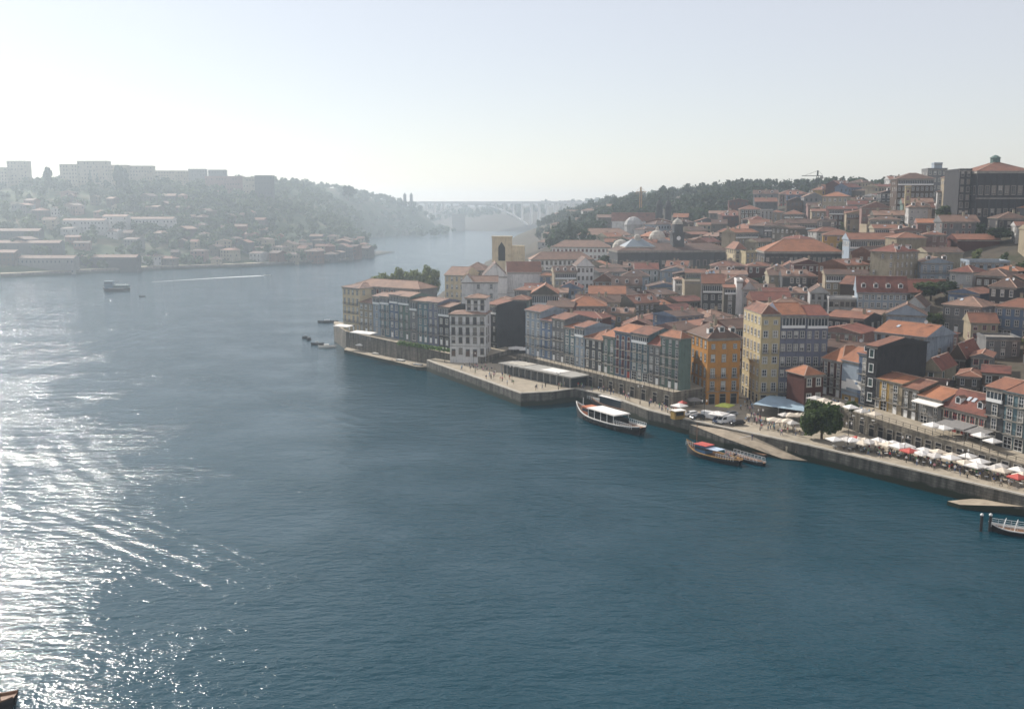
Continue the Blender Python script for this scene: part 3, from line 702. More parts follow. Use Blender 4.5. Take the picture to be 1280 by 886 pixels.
# orange corner block and the violet block on the square
WS = 'on the square behind the slipway'
pL = at_y(885, 424, 288); aB = R(10)
w1 = corner_r(pL, aB, 926, 420)
house(pL, aB, w1, 17, 4.0, pL.z, 'orange', 5, 'hip', rh=3.6, roofc='brown', fr=1, cols=3, balc=(1, 2), dorm=3, chim=2, sink=3, ground='arch', label='bright orange corner block with dormers in its brown roof', name='corner_block', cat='building', allsides=True); protect(853, 926, 400, 505, 288)
pL2 = at_y(952, 393.5, 287); aC = R(4)
w2 = corner_r(pL2, aC, 976, 393)
house(pL2, aC, w2, 17, 4.0, pL2.z, 'yellow', 7, 'hip', rh=2.6, roofc='terracotta', fr=0, cols=2, balc=(1, 4), sink=3, ground='arch', label='tall cream-yellow corner house with balconies beside the violet houses', cat='building', name='corner_block', noov=True, allsides=True)
pp = pL2 + Vector((math.cos(aC) * w2 + .05, math.sin(aC) * w2, 0)); w3 = corner_r(pp, aC, 1008, 393)
house(pp, aC, w3, 15, 4.0, pp.z - .3, 'violet', 7, 'gablex', rh=3.2, roofc='orange', fr=1, cols=4, balc=(1, 3), sink=3, ground='arch', sides=False, label='tall violet tiled house between the yellow corner house and its violet twin', noov=True)
pp = pp + Vector((math.cos(aC) * w3 + .05, math.sin(aC) * w3, 0)); w4 = corner_r(pp, aC, 1036, 393)
house(pp, aC, w4, 15, 4.0, pp.z - .5, 'violet', 7, 'gablex', rh=2.6, roofc='red', fr=1, cols=3, balc=(1, 3), sink=3, ground='arch', sides=False, label='tall violet tiled house at the end of the square, with red roof', noov=True)
protect(928, 1036, 372, 505, 287)
pb(1006, 1029, 470, 3, 'maroon', ang=20, D=268, roof='hip', d=8, rh=2.2, roofc='orange', label='small maroon house with orange hipped roof below the violet block', sides=False)
# row above the long stone wall
WC = 'in the row above the stone wall'
row(C0, C1, 8.7, [
    (657, 676, 389, 5, 'pale_blue', dict(fr=0, balc=(1, 2), rh=1.8)), (676, 690, 401, 4, 'blue', dict(fr=0, balc=(1, 2), rh=1.6)), (690, 706, 399, 4, 'grey', dict(fr=1, balc=(1, 2), chim=1)),
    (706, 719, 410, 4, 'teal', dict(fr=0, balc=(1,), roofc='orange')), (719, 731, 409, 4, 'pale_blue', dict(fr=1, rh=1.6, dish=1)), (731, 754, 424, 3, 'dark_grey', dict(fr=0, balc=(1,), roofc='orange', roof='hip', rh=2.8)),
    (754, 769, 421, 4, 'green', dict(fr=0, balc=(1, 2), roofc='orange', rh=2.4)), (769, 790, 415.5, 5, 'blue', dict(fr=4, balc=(1, 2, 3), rh=2.0, roofc='orange')), (790, 811, 418, 5, 'teal', dict(fr=0, balc=(2, 3), rh=2.0)),
    (811, 826, 432, 4, 'grey', dict(fr=1, balc=(1,), roofc='red', rh=2.6, d=7)), (826, 851, 422, 5, 'green', dict(fr=1, balc=(1, 2, 3), roof='hip', roofc='orange', rh=2.0, chim=1, d=4.2))], WC, d=11, ground='door', sides=False)
# houses at the point
WD = 'in the hazy block at the point'
row(D0, D1, 8.2, [
    (428, 449, 360, 5, 'sandstone', dict(fr=1, balc=(1, 2, 3), roof='hip', rh=2.0, sides=True, d=14)), (449, 466, 379, 4, 'beige', dict(fr=0, rh=1.5, balc=(1,))), (466, 475, 371, 5, 'pale_blue', dict(fr=0, rh=1.5)),
    (475, 487, 371, 5, 'teal', dict(fr=0, balc=(1, 2, 3))), (487, 498, 369, 5, 'blue', dict(fr=0, balc=(2,))), (498, 512, 371, 5, 'green', dict(fr=1, balc=(1, 2))), (512, 522, 376, 4, 'grey', dict(balc=(1,))),
    (522, 535, 377, 5, 'teal', dict(fr=0, balc=(1, 3))), (535, 548, 378, 5, 'violet', dict(fr=1, balc=(1, 2))), (548, 562, 384, 4, 'slate', dict(fr=0, balc=(1,)))], WD, d=11, ground='door', sides=False, roofc='dusty', sink=3)
aW = math.atan2((D1 - D0).y, (D1 - D0).x)
pW = at_y(562, 393, 368); wW = corner_r(pW, R(-8), 607, 393)
house(pW, R(-8), wW, 12, 6.4, pW.z, 'limewashed', 4, 'hip', rh=1.2, roofc='dusty', fr=3, cols=5, label='pale stepped house with tiers of balconies next to the empty corner', wk=None, balc=(2, 3))
pW2 = at_y(582, 373, 371); wW2 = corner_r(pW2, R(-8), 607, 373)
house(pW2, R(-8), wW2, 9, pW.z + .9, pW2.z, 'limewashed', 2, 'hip', rh=1.4, roofc='dusty', fr=3, cols=3, sink=.4, ground=None, label='white rooftop storey on the pale stepped house at the corner', cat='house', name='penthouse')
protect(425, 608, 345, 445, 372)
pb(440, 524, 357, 4, 'grey', ang=-34, D=437, d=12, roof='hip', rh=3.0, roofc='dusty', vis=366, label='long hipped roof house behind the riverside block at the point', sides=False)
# the set-back houses by the small square
WQ = 'round the little square behind the pier'
pb(619, 637, 376, 5, 'yellow', ang=-12, D=398, d=10, roof='hip', roofc='dusty', fr=2, where=WQ, balc=(1, 2), vis=440)
pb(637, 660, 375, 5, 'green', ang=-12, D=396, d=10, roof='hip', roofc='terracotta', fr=0, where=WQ, balc=(1, 2), vis=440)
pb(664, 697, 368, 4, 'stone', ang=-4, D=402, d=15, roof='gabley', rh=3.8, roofc='orange', fr=1, vis=385, label='grey stone house with broad orange gabled roof above the little square')
pb(608, 621, 380, 5, 'slate', ang=-55, D=384, d=14, roof='gablex', where=WQ, sides=False, fr=1)
pb(683, 716, 384, 4, 'maroon', ang=-10, D=372, d=12, roof='gablex', rh=1.8, roofc='brown', where='behind the riverside row, windowless', plainfront=True, vis=396)
pb(700, 752, 396, 3, 'maroon', ang=-28, D=352, d=9, roof='hip', roofc='red', rh=2.0, where='just behind the riverside row', vis=404, sides=False)
pb(708, 758, 383, 3, 'grey', ang=-4, D=390, d=13, roof='hip', rh=3.5, roofc='orange', where='with wide roof behind the riverside row', vis=392)

# ------------------------------------------------------------------ landmarks
def landmark(name, loc, rz, label, cat): return empty(name, loc, rz, label, cat)
def part(root, name, mb, mats, loc=(0, 0, 0), rz=0, smooth=False): return link(name, mb.mesh(name, mats, smooth), root, loc, rz)
W_ = lambda n: MATS['wall_' + n]
# grey church: tall bell wall with a pointed opening, nave and chapel
p = at_y(627, 297, 560); g = float(hP(np.array(p.x), np.array(560.)))
r = landmark('bell_tower', (p.x, 560, g), R(-6), 'yellow stone bell wall with one tall pointed opening by the church', 'tower')
h = p.z - g; mw = MB(); ww = 5.4
mw.box(-ww, -2.0, 0, 5, -4, h); mw.box(2.0, ww, 0, 5, -4, h); mw.box(-2, 2, 0, 5, -4, h - 13); mw.box(-2, 2, 0, 5, h - 2.4, h); mw.box(-ww - .3, ww + .3, -.3, 5.3, h, h + .7)
mw.face([(-2, .0, h - 5.5), (0, .0, h - 2.4), (-2, .0, h - 2.4)]); mw.face([(2, .0, h - 5.5), (2, .0, h - 2.4), (0, .0, h - 2.4)])
part(r, 'walls', mw, [W_('sandstone')])
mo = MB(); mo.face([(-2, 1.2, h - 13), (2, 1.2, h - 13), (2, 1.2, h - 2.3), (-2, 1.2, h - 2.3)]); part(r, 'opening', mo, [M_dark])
mo = MB(); mo.box(5.42, 12.5, 1, 6, -4, h - 4.5); part(r, 'side_wall', mo, [W_('sandstone')])
pb(604, 634, 346, 3, 'limewashed', ang=2, D=520, d=24, roof='gabley', rh=7.0, roofc='brown', fr=1, plainfront=True, vis=385, name='church_nave', cat='church', label='white church gable front with steep dark roof below the bell wall')
pb(634, 676, 341, 3, 'limewashed', ang=2, D=523, d=13, roof='gablex', rh=5.5, roofc='terracotta', fr=1, plainfront=True, vis=372, name='church_aisle', cat='church', label='white church side wing with long pink tiled roof, bare wall')
pb(590, 622, 353, 2, 'limewashed', ang=0, D=492, d=10, roof='gablex', rh=3.0, roofc='dusty', cols=2, fr=1, vis=375, name='chapel', cat='church', label='small white chapel with two dark windows before the church', ground=None)
pb(577, 591, 353, 2, 'limewashed', ang=0, D=490, d=11, roof='gabley', rh=4.0, roofc='dusty', plainfront=True, vis=375, name='chapel_porch', cat='church', label='narrow white gable end beside the small chapel')
pb(556, 580, 344, 3, 'sandstone', ang=-20, D=520, d=20, roof='gablex', rh=4.0, roofc='dusty', vis=370, where='left of the chapel, ridge facing the river')
pb(580, 606, 338, 3, 'stone', ang=-10, D=545, d=16, roof='hip', rh=4.0, roofc='dusty', vis=345, where='behind the chapel gable')
pb(693, 721, 341, 4, 'cream', ang=4, D=505, d=12, roof='gablex', rh=3, roofc='brown', dorm=3, fr=1, vis=372, label='cream house with three dormers beside the white arched gable')
pb(721, 742, 333, 4, 'limewashed', ang=4, D=507, d=14, roof='gabley', rh=4.5, roofc='brown', fr=3, cols=4, vis=370, label='white gabled house with rows of tall windows near the church')
pb(742, 768, 352, 3, 'brick', ang=-14, D=492, d=14, roof='gabley', rh=4.0, roofc='brown', fr=1, vis=372, label='brick red gable house beside the white gable house')
pb(765, 802, 357, 2, 'brown', ang=-6, D=480, d=12, roof='gablex', rh=4, roofc='brown', dorm=3, vis=368, label='brown roofed house with three pale dormers below the palace')
pb(676, 694, 345, 3, 'blue', ang=4, D=520, d=10, roof='hip', roofc='orange', where='beside the church wing, windows in a row', vis=365)
pb(664, 742, 325, 3, 'limewashed', ang=6, D=600, d=14, roof='hip', rh=4.5, roofc='dusty', vis=330, where='long, behind the church wing')
pb(690, 762, 309, 3, 'limewashed', ang=-8, D=665, d=16, roof='hip', rh=4.5, roofc='dusty', vis=316, where='long, below the tall cypress')
pb(722, 786, 294, 3, 'limewashed', ang=-12, D=745, d=16, roof='hip', rh=5, roofc='dusty', vis=303, where='long and bright, beside the tall cypress')
# the palace: long grey granite block with pilasters and a square tower
def palace(pxL, pxR, pye, pyb, D, ang, d, nbay, name, label, wallm, roofc, rh, wfr=3):
    p = at_y(pxL, pye, D); a = R(ang); w = corner_r(p, a, pxR, pye); zb = at_y(pxL, pyb, D).z
    c = (p.x + math.cos(a) * w / 2, p.y + math.sin(a) * w / 2, zb); r = landmark(name, c, a, label, 'palace'); h = p.z - zb
    m = MB(); m.box(-w / 2, w / 2, 0, d, -8, h); part(r, 'walls', m, [wallm])
    rm, _, rf = roof_geo('hip', w, d, h + .9, rh, .6); part(r, 'roof', rm, [MATS['roof_' + roofc], M_stone, M_mortar])
    m = MB(); m.box(-w / 2 - .5, w / 2 + .5, -.55, d + .5, h, h + .85); part(r, 'cornice', m, [M_stone])
    m = MB(); m.box(-w / 2 - .15, w / 2 + .15, -.35, -.004, h * .46, h * .46 + .6); part(r, 'string_course', m, [M_stone])
    pm = MB(); pm.box(-.35, .35, -.28, -.005, 0, h - .02); pme = pm.mesh('pilaster', [wallm])
    for i in range(nbay + 1): link('pilaster', pme, r, (-w / 2 + .4 + (w - .8) * i / nbay, 0, 0))
    for i in range(nbay):
        x = -w / 2 + .4 + (w - .8) * (i + .5) / nbay
        for z, s in ((h * .10, 1.25), (h * .56, 1.45)): link('window', win_mesh('tall', wfr), r, (x, 0, z), 0, (s, 1, s))
    for sx, rz in ((-1, -math.pi / 2), (1, math.pi / 2)):
        n = max(2, int(d / 4.5))
        for i in range(n):
            for z, s in ((h * .10, 1.2), (h * .56, 1.4)): link('window', win_mesh('tall', wfr), r, (sx * w / 2, d * (i + .5) / n, z), rz, (s, 1, s))
    add_foot([Vector((p.x, p.y)), Vector((p.x + math.cos(a) * w, p.y + math.sin(a) * w)), Vector((p.x + math.cos(a) * w - math.sin(a) * d, p.y + math.sin(a) * w + math.cos(a) * d)), Vector((p.x - math.sin(a) * d, p.y + math.cos(a) * d))])
    protect(pxL, pxR, pye - 20, pyb - 4, D)
    return r, w, h, d
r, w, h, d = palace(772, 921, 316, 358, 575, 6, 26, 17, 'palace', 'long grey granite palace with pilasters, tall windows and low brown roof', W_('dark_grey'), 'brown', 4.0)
m = MB(); tx = w * .03
m.box(tx - 3.4, tx + 3.4, 6, 12.8, h, h + 10.5); m.box(tx - 4, tx + 4, 5.4, 13.4, h + 10.5, h + 11.4); m.box(tx - 2.6, tx + 2.6, 6.8, 12, h + 11.4, h + 16)
part(r, 'tower', m, [W_('dark_grey')])
m = MB(); m.lathe([(3.2, h + 16), (3.0, h + 17.2), (1.8, h + 18.6), (.4, h + 19.4), (.1, h + 21)], 8, 0, (tx, 9.4)); part(r, 'tower_cap', m, [M_paleS])
m = MB(); m.lathe([(1.25, 0), (1.25, .12)], 16, 0); o = part(r, 'clock_face', m, [M_white], (tx, 5.98, h + 8)); o.rotation_euler = (R(90), 0, 0)
m = MB(); x0 = -w * .28; m.box(x0 - 10, x0 + 8, 5, 21, h + .9, h + 3.2, 0)
m.face([(x0 - 10, 5, h + 3.2), (x0 + 8, 5, h + 3.2), (x0 + 2, 13, h + 7.5), (x0 - 4, 13, h + 7.5)], 1); m.face([(x0 + 8, 21, h + 3.2), (x0 - 10, 21, h + 3.2), (x0 - 4, 13, h + 7.5), (x0 + 2, 13, h + 7.5)], 1)
m.face([(x0 - 10, 21, h + 3.2), (x0 - 10, 5, h + 3.2), (x0 - 4, 13, h + 7.5)], 1); m.face([(x0 + 8, 5, h + 3.2), (x0 + 8, 21, h + 3.2), (x0 + 2, 13, h + 7.5)], 1)
m.lathe([(2.0, h + 6.5), (2.0, h + 8.6), (1.5, h + 9.6), (.3, h + 10.2)], 10, 0, (x0 - 1, 13)); part(r, 'glass_court_roof', m, [M_paleS, plain('pale_roof_glass', (.20, .24, .27), .5, var=.15)])
# white church with octagonal dome and twin bell towers
p = at_y(765, 277, 800); g = p.z - 14
r = landmark('twin_tower_church', (p.x + 20, 800, g), R(-6), 'white church with octagonal dome and twin bell towers on the slope', 'church')
m = MB(); m.box(-20, 14, 0, 15, -10, 14); m.face([(-20, 0, 14), (-20, 7.5, 20.5), (-20, 15, 14)]); part(r, 'walls', m, [W_('limewashed')])
rm, _, rf = roof_geo('gablex', 34, 15, 14, 7, .5); part(r, 'roof', rm, [MATS['roof_terracotta'], W_('limewashed'), M_mortar], (-3, 0, 0))
m = MB(); m.lathe([(7, -6), (7, 11), (7.4, 11), (7.4, 12), (6, 15), (3.4, 17.2), (.5, 18)], 8, 0, (-3, -9)); part(r, 'dome', m, [W_('white')])
for i, x in enumerate((17.5, 24.5)):
    m = MB(); m.box(x - 2.4, x + 2.4, 1, 6, -8, 27); m.box(x - 2.8, x + 2.8, .6, 6.4, 22, 22.8); m.lathe([(2.3, 27), (2.1, 28.5), (1.2, 30), (.5, 30.6), (.4, 32), (.05, 35)], 8, 0, (x, 3.5)); part(r, 'bell_tower', m, [W_('slate')])
    m = MB(); m.face([(x - .8, .97, 23), (x + .8, .97, 23), (x + .8, .97, 26), (x - .8, .97, 26)]); part(r, 'belfry_opening', m, [M_dark])
m = MB(); m.face([(-20.03, 5, 5), (-20.03, 10, 5), (-20.03, 10, 11), (-20.03, 5, 11)]); part(r, 'window', m, [M_glass])
add_foot([Vector((p.x - 2, 785)), Vector((p.x + 58, 785)), Vector((p.x + 58, 822)), Vector((p.x - 2, 822))]); protect(760, 840, 245, 296, 795)
p = at_y(822, 300, 660); r = landmark('small_dome_church', (p.x, 662, p.z - 12), 0, 'grey round dome with lantern behind the palace roof', 'church')
m = MB(); m.lathe([(5.4, -4), (5.4, 12), (5.8, 12), (5.8, 12.6), (5.2, 15), (3.6, 17.2), (1.2, 18.4), (1, 20), (.1, 21.2)], 14, 0); part(r, 'drum_and_dome', m, [M_paleS], smooth=False)
m = MB(); m.box(-9, 9, 5, 20, -6, 8); part(r, 'walls', m, [W_('grey')])
p = at_y(776, 312, 640); r = landmark('domed_chapel', (p.x, 640, p.z - 10), 0, 'small grey domed chapel left of the palace glass roof', 'church')
m = MB(); m.lathe([(5.5, -4), (5.5, 10), (5.9, 10.3), (5.0, 13.4), (3.2, 15.6), (.6, 16.6)], 12, 0); part(r, 'dome', m, [M_paleS])
m = MB(); m.box(-7, 12, 4, 14, -6, 7); part(r, 'walls', m, [W_('white')])
# houses above the palace
pb(919, 932.5, 312, 4, 'sandstone', ang=4, D=560, d=18, roof='hip', roofc='terracotta', rh=4.0, vis=345, label='tall cream house with sunlit left wall right of the palace', fr=3)
pb(932.5, 954, 316, 3, 'yellow', ang=4, D=548, d=14, roof='flat', vis=345, fr=1, cols=4, label='pale yellow house with flat white cornice and four windows a floor', wk='sash')
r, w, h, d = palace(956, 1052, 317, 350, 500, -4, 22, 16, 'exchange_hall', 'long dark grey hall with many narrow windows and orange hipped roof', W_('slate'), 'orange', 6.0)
pb(951, 966, 263, 5, 'white', ang=-6, D=690, d=9, roof='flat', vis=290, fr=3, cols=3, label='narrow white high house standing out of the upper slope')
pb(926, 951, 262, 5, 'brown', ang=-6, D=694, d=14, roof='hip', vis=280, where='next to the narrow white house')
pb(966, 980, 266, 5, 'beige', ang=-6, D=688, d=12, roof='hip', vis=290, where='next to the narrow white house')
pb(980, 1005, 268, 5, 'slate', ang=-14, D=680, d=14, roof='hip', vis=290, where='right of the narrow white house')
pb(1021, 1056, 290, 3, 'white', ang=6, D=560, d=12, roof='hip', roofc='terracotta', vis=300, cols=5, where='with wide roof above the dark hall')
pb(975, 1012, 243, 3, 'brown', ang=-4, D=790, d=16, roof='hip', roofc='terracotta', vis=250, where='on the crest below the trees')
pb(1028, 1060, 246, 4, 'cream', ang=-25, D=640, d=14, roof='hip', roofc='orange', vis=262, where='on the crest, orange roofed')
# middle slope
pb(878, 905, 355, 4, 'slate', ang=-8, D=420, d=12, roof='gablex', rh=4, roofc='terracotta', vis=385, where='on the slope above the orange corner block', dish=1)
pb(905, 921, 360, 6, 'stone', ang=-8, D=400, d=9, roof='gablex', vis=400, where='beside the thin sunlit wall')
pb(921, 928.5, 352, 7, 'limewashed', ang=-8, D=397, d=12, roof='flat', vis=400, plainfront=True, label='thin tall sunlit cream wall above the orange corner block')
pb(928.5, 944, 362, 3, 'white', ang=-8, D=395, d=12, roof='gabley', rh=3.4, roofc='terracotta', fr=1, cols=2, vis=376, label='white gabled house beside the thin sunlit wall', ground=None)
pb(1013, 1036, 366, 3, 'white', ang=-12, D=385, d=12, roof='gabley', rh=2.8, roofc='brown', fr=3, cols=3, vis=385, label='white gabled house with balcony above the violet block', balc=(1,))
pb(1036, 1070, 374, 2, 'white', ang=-12, D=376, d=9, roof='flat', fr=3, cols=5, vis=392, label='low white house with flat roof and dark windows above the violet block')
pb(1072, 1134, 366, 3, 'pale_blue', ang=-14, D=372, d=13, roof='gablex', rh=6, roofc='red', fr=0, cols=8, vis=395, label='long pale blue house with red roof and four dormers', dorm=4)
pb(1130, 1156, 384, 3, 'white', ang=-30, D=352, d=13, roof='gabley', rh=4, roofc='brown', fr=3, cols=1, vis=395, label='pale gable wall with a single upper window beside the long blue house', ground=None)
pb(1108, 1158, 393, 3, 'pale_blue', ang=-22, D=332, d=10, roof='gabley', rh=3.6, roofc='slate' if 'slate' in ROOFS else 'brown', plainfront=True, vis=420, label='blank pale blue side wall with a white roof edge')
pb(844, 855, 350, 5, 'white', ang=-4, D=470, d=12, roof='hip', vis=375, where='below the palace, narrow', roofc='dusty')
pb(856, 886, 353, 4, 'beige', ang=-4, D=452, d=12, roof='flat', plainfront=True, vis=375, label='blank beige party wall below the grey palace')
pb(1062, 1122, 300, 4, 'pale_blue', ang=-6, D=455, d=14, roof='gablex', fr=0, cols=9, vis=325, label='long pale blue house with many windows left of the beige wall')
pb(1121, 1158, 298, 5, 'beige', ang=2, D=430, d=12, roof='hip', rh=2.5, roofc='terracotta', plainfront=True, vis=328, label='tall blank beige wall with red roof on the upper slope')
pb(1160, 1204, 316, 4, 'cream', ang=2, D=412, d=12, roof='gablex', rh=2, roofc='brown', plainfront=True, vis=334, label='wide blank cream wall beside the tall beige wall')
pb(1197, 1250, 300, 4, 'maroon', ang=-4, D=438, d=13, roof='gablex', rh=2.5, roofc='terracotta', plainfront=True, vis=315, label='dark red house with blank wall under the college')
pb(1212, 1262, 328, 3, 'pale_blue', ang=-10, D=392, d=13, roof='flat', vis=345, label='low pale blue flat roofed house under the college')
pb(1233, 1276, 424, 4, 'grey', ang=-10, D=300, d=10, roof='flat', cols=3, fr=1, vis=442, label='grey flat roofed house beside the terrace houses, few windows')
pb(1214, 1248, 404, 3, 'beige', ang=-12, D=318, d=10, roof='gablex', rh=3, roofc='terracotta', vis=420, where='on the slope above the grey flat house')
pb(1116, 1185, 366, 3, 'stone', ang=-10, D=385, d=14, roof='gablex', rh=5, roofc='red', vis=372, where='long roofed, above the blank blue wall')
pb(1196, 1226, 470, 2, 'stone', ang=-30, D=262, d=11, roof='hip', roofc='terracotta', vis=474, where='right behind the big red roof')
pb(1228, 1262, 466, 2, 'brown', ang=-26, D=258, d=12, roof='gablex', roofc='red', vis=470, where='right behind the dark terrace houses')
pb(1150, 1180, 480, 2, 'slate', ang=-40, D=258, d=9, roof='gablex', roofc='brown', vis=484, where='right behind the grey terrace house')
pb(1214, 1240, 446, 3, 'grey', ang=-30, D=280, d=11, roof='gabley', roofc='terracotta', vis=456, where='beside the brown steep gabled house')
# hilltop college and neighbours
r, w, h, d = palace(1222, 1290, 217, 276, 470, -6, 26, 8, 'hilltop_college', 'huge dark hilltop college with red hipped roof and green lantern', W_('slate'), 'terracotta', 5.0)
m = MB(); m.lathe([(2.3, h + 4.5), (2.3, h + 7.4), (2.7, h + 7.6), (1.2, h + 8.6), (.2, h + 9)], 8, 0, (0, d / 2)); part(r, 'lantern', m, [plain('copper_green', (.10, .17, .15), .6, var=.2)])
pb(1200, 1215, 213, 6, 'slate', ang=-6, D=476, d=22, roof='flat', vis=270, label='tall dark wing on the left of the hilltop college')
pb(1122, 1168, 224, 5, 'brown', ang=-8, D=560, d=16, roof='hip', rh=3.5, roofc='brown', vis=240, label='brown mansion with low hipped roof on the skyline', cols=8)
pb(1160, 1184, 212, 6, 'grey', ang=-8, D=590, d=14, roof='flat', vis=225, label='pale grey block with rooftop box on the skyline')
pb(1168, 1178, 205, 2, 'pale_blue', ang=-8, D=594, d=6, roof='flat', vis=212, label='small pale blue box on top of the skyline block', plainfront=True)
pb(1132, 1139, 234, 6, 'yellow', ang=-20, D=520, d=10, roof='flat', vis=252, label='narrow yellow house below the skyline mansion')
pb(1172, 1180, 240, 5, 'white', ang=-20, D=510, d=10, roof='hip', vis=250, where='below the skyline block, narrow')
pb(1184, 1200, 222, 6, 'beige', ang=-10, D=500, d=12, roof='hip', vis=240, where='next to the college wing')

# ------------------------------------------------------------------ the rest of the hillside town
wall_pool = ['white', 'cream', 'beige', 'grey', 'stone', 'brown', 'pale_blue', 'slate', 'pink', 'ochre', 'brick', 'dark_grey', 'green', 'blue', 'maroon', 'white', 'cream', 'brown', 'stone']
def zone(px, D):
    if px > 1120: return 'on the slope under the hilltop college' if D > 340 else 'behind the terrace row'
    if px > 1030: return 'on the slope right of the dark hall' if D > 450 else 'on the slope above the violet block'
    if px > 900: return 'above the dark hall' if D > 520 else 'between the orange block and the hall'
    if px > 770: return 'above the palace roofs' if D > 620 else 'between riverside row and palace'
    return 'above the long white houses' if D > 600 else 'between riverside row and church'
cnt = 0
cand = []
D = 285.0
while D < 860:
    n = 130
    for i in range(n):
        px = 655 + (1345 - 655) * (i + rng.random()) / n; cand.append((px, D * (1 + rng.uniform(-.012, .012))))
    D *= 1.022
rng.shuffle(cand)
cand.sort(key=lambda c: int(c[1] / 14))
SKYL_D = [[] for _ in range(400)]           # picture columns of 4 px: (distance, top)
def sky_add(x0, x1, top, D):
    for c in range(max(0, int(x0 / 4)), min(399, int(x1 / 4)) + 1): SKYL_D[c].append((D, top))
for a, b_, t, D in HAND: sky_add(a, b_, t, D)
for a, b_, t, bt, D in PROT: sky_add(a, b_, t + 12, D)
for px, D in cand:
    if cnt >= 215: break
    X = (px - 640) / 1250.0 * D
    if D > 830 - (px - 655) * .12 and px < 900: continue
    if px < 760 and D > 560: continue
    if D < (372 if px < 860 else (322 if px < 1045 else 250)): continue
    fl = rng.choice((2, 2, 3, 3, 3, 4)); w = rng.uniform(8.5, 17); dp = rng.uniform(10, 15)
    if D > 500: w *= 1.15
    base = -48 if (px > 1000 and D < 380) else (-10 if (px + D) % 260 < 170 else 32)
    ang = R(base + rng.uniform(-7, 7))
    ca, sa = math.cos(ang), math.sin(ang); L = Vector((X - ca * w / 2, D - sa * w / 2))
    q = [L, L + Vector((ca * w, sa * w)), L + Vector((ca * w - sa * dp, sa * w + ca * dp)), L + Vector((-sa * dp, ca * dp))]
    c0 = Vector((X, D))
    if any((f[0] - c0).length < 60 and sat(q, f) for f in FOOT): continue
    zc = [float(v) for v in hP(np.array([p.x for p in q]), np.array([p.y for p in q]))]
    zb = min(zc); zt = max(zc[0], zc[1]) + fl * 3.0
    pt = [proj((p.x, p.y, zt + 2.2)) for p in q]; x0, x1 = min(p[0] for p in pt), max(p[0] for p in pt); top = min(p[1] for p in pt)
    if any(Dp > D + 3 and x0 < b_ - 1 and x1 > a + 1 and top + 2 < bt - .45 * (bt - t) for a, b_, t, bt, Dp in PROT): continue
    cs = list(range(max(0, int(x0 / 4)), min(399, int(x1 / 4)) + 1))
    if sum(1 for c in cs if not any(d2 < D and t2 < top + 2.5 for d2, t2 in SKYL_D[c])) < max(1, len(cs) * .3): continue
    fr_ = D > 640
    fl = max(2, int((zt - zb) / 3.2))
    house(L, ang, w, dp, zb, zt, rng.choice(wall_pool), fl, rng.choice(('hip', 'gablex', 'gablex', 'gabley', 'hip', 'gablex') if rng.random() < .95 else ('flat',)), rh=rng.uniform(1.6, 3.4), roofc=rng.choice(('terracotta', 'terracotta', 'brown', 'brown', 'red', 'dusty', 'orange')),
          where=zone(px, D), chim=rng.choice((0, 1, 1, 2)), dorm=rng.choice((0, 0, 0, 0, 2)), sky_=rng.choice((0, 0, 1)), dish=rng.choice((0, 0, 0, 1)), far=fr_, col_prob=.9, ground='door', balc=(1,) if rng.random() < .3 else ())
    sky_add(x0 + 2, x1 - 2, top + 4, D)
    cnt += 1
print('hill houses', cnt, D)

# ------------------------------------------------------------------ trees and woods
M_leaf = leaf_mat('foliage', (.028, .050, .016), (.085, .125, .035))
M_leafd = leaf_mat('dark_foliage', (.016, .032, .014), (.045, .075, .028))
M_leafp = leaf_mat('pale_foliage', (.10, .13, .04), (.22, .25, .09))
M_bark = plain('bark', (.09, .065, .045), .9, var=.3)
def leaf_cloud(centers, radii, n, size, seed, shell=.55):
    """n leaf quads for each ellipsoid clump"""
    rg = np.random.default_rng(seed); C = np.repeat(np.asarray(centers, float), n, 0); Rr = np.repeat(np.asarray(radii, float), n, 0)
    k = len(C); u = rg.normal(size=(k, 3)); u /= np.linalg.norm(u, axis=1)[:, None]
    rad = (shell + (1 - shell) * rg.random(k)) * (1 + .12 * rg.normal(size=k))
    P = C + u * Rr * rad[:, None]
    nrm = u * .9 + rg.normal(size=(k, 3)) * .55; nrm[:, 2] += .25; nrm /= np.linalg.norm(nrm, axis=1)[:, None]
    t = np.cross(nrm, rg.normal(size=(k, 3))); t /= np.linalg.norm(t, axis=1)[:, None]; b = np.cross(nrm, t)
    s = (size * (.6 + .8 * rg.random(k)))[:, None]
    V = np.stack([P - t * s - b * s * .7, P + t * s - b * s * .7, P + t * s * .7 + b * s, P - t * s * .7 + b * s], 1).reshape(-1, 3)
    return V, np.arange(k * 4).reshape(-1, 4)
def crown_mesh(name, r, hgt, nclump, n, size, seed, mat, shape='round'):
    rg = np.random.default_rng(seed); cs, rs = [], []
    for i in range(nclump):
        if shape == 'cone':
            f = i / nclump; a = rg.random() * 6.28; rr = r * (1 - f) * .55; cs.append((rr * math.cos(a), rr * math.sin(a), hgt * f)); k = max(.35, r * (1 - f) * .75); rs.append((k, k, hgt / nclump * 2.2))
        else:
            u = rg.normal(size=3); u /= np.linalg.norm(u); q = .78 * rg.random() ** .45
            cs.append((u[0] * r * q, u[1] * r * q, hgt / 2 + u[2] * hgt / 2 * q)); k = r * (.22 + .24 * rg.random()); rs.append((k, k, k * .8 * hgt / (2 * r) + .2))
    V, F = leaf_cloud(cs, rs, n, size, seed, .45); return np_mesh(name, V, F, [mat])
